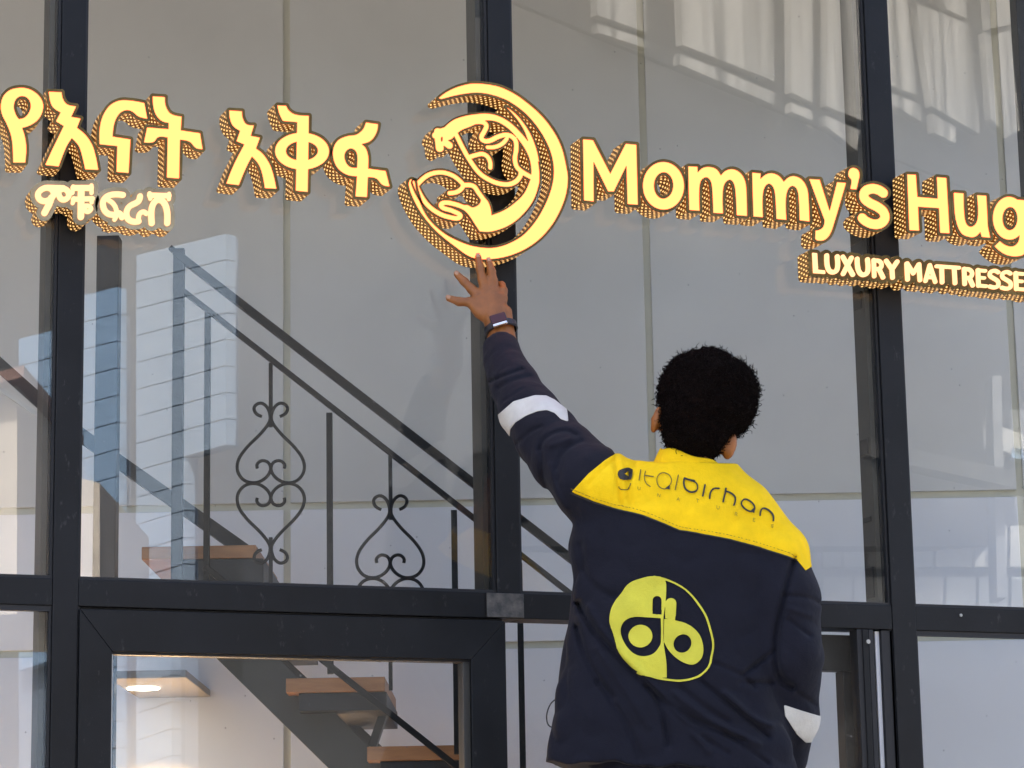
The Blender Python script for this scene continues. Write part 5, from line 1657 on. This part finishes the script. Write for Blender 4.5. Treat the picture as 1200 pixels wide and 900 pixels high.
def small(ch, x, y):
    G = {'U': [[(-2, -2.5), (-2, 1), (0, 2.4), (2, 1), (2, -2.5)]], 'N': [[(-2, 2.5), (-2, -2.5), (2, 2.5), (2, -2.5)]], 'A': [[(-2, 2.5), (0, -2.5), (2, 2.5)], [(-1, .8), (1, .8)]],
         'T': [[(-2, -2.5), (2, -2.5)], [(0, -2.5), (0, 2.5)]], 'R': [[(-1.6, 2.5), (-1.6, -2.5), (1, -2.2), (1, 0), (-1.6, 0)], [(0, 0), (1.6, 2.5)]], 'I': [[(0, -2.5), (0, 2.5)]],
         'E': [[(1.5, -2.5), (-1.5, -2.5), (-1.5, 2.5), (1.5, 2.5)], [(-1.5, 0), (1, 0)]], 'S': [[(1.6, -2), (-1, -2.4), (-1.4, -.6), (1.3, .6), (1, 2.3), (-1.6, 2.1)]]}
    return [('S', 0.55, [(x + a * .75 - b * .1, y + b * .75 + a * .25) for a, b in st_]) for st_ in G[ch]]
sm = []
for ch, (x, y) in zip('UNATURES', ((749, 573), (772, 581), (795, 586), (817, 588), (841, 596), (862, 603), (883, 610), (904, 617))):
    print_patch('small_printed_letter', small(ch, x, y), (0, 0), 1.0, m_ink2, prs, 0.3, 0.0044)

cord = [(652, 819), (646, 824), (642, 832), (640.5, 841), (643, 850), (650, 853)]
mk('drawcord', *tube([l2w(L(x, y, -0.02)) for x, y in catmull(cord, 4, False)], 0.0016, 6), m_ink, prs, True)
# trousers and shoes, mostly below the picture
tv = Vol([hipL[0] - 0.16, DP - 0.22, ZF + 0.04], [hipR[0] + 0.2, DP + 0.22, z_hem + 0.1], 0.008)
tv.cap(L(752, 890, 0.0), L(828, 890, 0.0), 0.122, 0.122, 0.04)
for h_, k_, a_ in ((hipL, kneL, anL), (hipR, kneR, anR)):
    tv.cap(h_, k_, 0.108, 0.078, 0.04); tv.cap(k_, a_, 0.078, 0.066, 0.03)
V, Q = tv.mesh()
fast_mesh('trousers', l2w(V), Q, m_navy, prs)
m_shoe = pbr('black_leather', (0.012, 0.011, 0.010), 0.4)
for a_ in (anL, anR):
    sv = Vol(a_ + [-0.07, -0.10, -0.09], a_ + [0.07, 0.23, 0.06], 0.006)
    sv.cap(a_ + [0, -0.02, -0.04], a_ + [0, 0.14, -0.052], 0.045, 0.040, 0.03); sv.cap(a_, a_ + [0, 0, -0.04], 0.048, 0.045, 0.02)
    sv.F[:] = np.maximum(sv.F, (ZF - sv.ax[2])[None, None, :])
    V, Q = sv.mesh(); fast_mesh('shoe', l2w(V), Q, m_shoe, prs)
# work platform he stands on (below the picture)
m_alu = pbr('aluminium', (0.55, 0.56, 0.57), 0.35, 0.8, noise=0.1)
pc = l2w(np.array([(hipL[0] + hipR[0]) / 2, DP + 0.04, 0]))
plat = empty('work_platform', (pc[0], pc[1], 0))
tag(plat, 'aluminium work platform that carries the person, standing below the picture', 'step platform')
def lb(n_, x0, x1, f0, f1, z0, z1):
    A = np.array([(hipL[0] + hipR[0]) / 2, DP + 0.04])
    return mk(n_, [l2w(np.array([A[0] + x, A[1] + f, z])) for x in (x0, x1) for f in (f0, f1) for z in (z0, z1)], BOXF, m_alu, plat)
zp = ZF - 0.001
lb('deck', -0.38, 0.38, -0.17, 0.25, zp - 0.04, zp)
for sx in (-1, 1):
    for sf2 in (-0.14, 0.22):
        a = np.array([(hipL[0] + hipR[0]) / 2 + sx * 0.34, DP + 0.04 + sf2, zp - 0.041]); b = a + [sx * 0.05, (0.03 if sf2 > 0 else -0.03), -(zp - 0.041) + 0.001]
        bar('leg', l2w(a), l2w(b), 0.04, 0.03, m_alu, plat)
for z_ in (0.28, 0.56):
    if z_ < zp - 0.1: lb('rung', -0.35, 0.35, -0.165, -0.12, z_, z_ + 0.03)

# wrist watch
wt = LH(587, 386, 0.078)
ax_ = (LH(579, 368, 0.058) - LH(591, 404, 0.09)); ax_ /= np.linalg.norm(ax_)
e1 = np.array([0.95, 0, 0.3]); e1 -= ax_ * (e1 @ ax_); e1 /= np.linalg.norm(e1); e2 = np.cross(ax_, e1)
if e2[1] > 0: e2 = -e2
pts = [wt + e1 * 0.0385 * math.cos(t) + e2 * 0.0325 * math.sin(t) for t in np.linspace(0, 2 * math.pi, 33)]
m_strap = pbr('black_rubber', (0.012, 0.010, 0.012), 0.45)
Vs, Fs = [], []
for p in pts[:-1]:
    r0 = (p - wt); r0 /= np.linalg.norm(r0)
    for sa, sr in ((-0.010, 0.0), (0.010, 0.0), (0.008, 0.004), (-0.008, 0.004)): Vs.append(l2w(p + ax_ * sa + r0 * sr))
for i in range(32):
    for k in range(4): Fs.append((i * 4 + k, i * 4 + (k + 1) % 4, ((i + 1) % 32) * 4 + (k + 1) % 4, ((i + 1) % 32) * 4 + k))
wo_ = mk('wristwatch', Vs, Fs, m_strap, prs, False)
def wbox(n_, c_, a, b, t, mat, bw):
    V = [l2w(c_ + e1 * x * a + ax_ * y * b + e2 * z * t) for x in (-1, 1) for y in (-1, 1) for z in (-1, 1)]
    o = mk(n_, V, BOXF, mat, wo_); bevel(o, bw, 3); return o
cc = wt + e2 * 0.040 + ax_ * 0.003
wbox('case', cc, 0.021, 0.017, 0.0055, m_strap, 0.004)
wbox('metal_edge', cc - ax_ * 0.0145 + e2 * 0.003, 0.0185, 0.0035, 0.0045, pbr('silver_case', (0.7, 0.7, 0.72), 0.25, 1.0), 0.002)
wbox('screen', cc + e2 * 0.0055 + ax_ * 0.003, 0.019, 0.0125, 0.0015, pbr('dark_red_dial', (0.05, 0.008, 0.01), 0.12), 0.001)
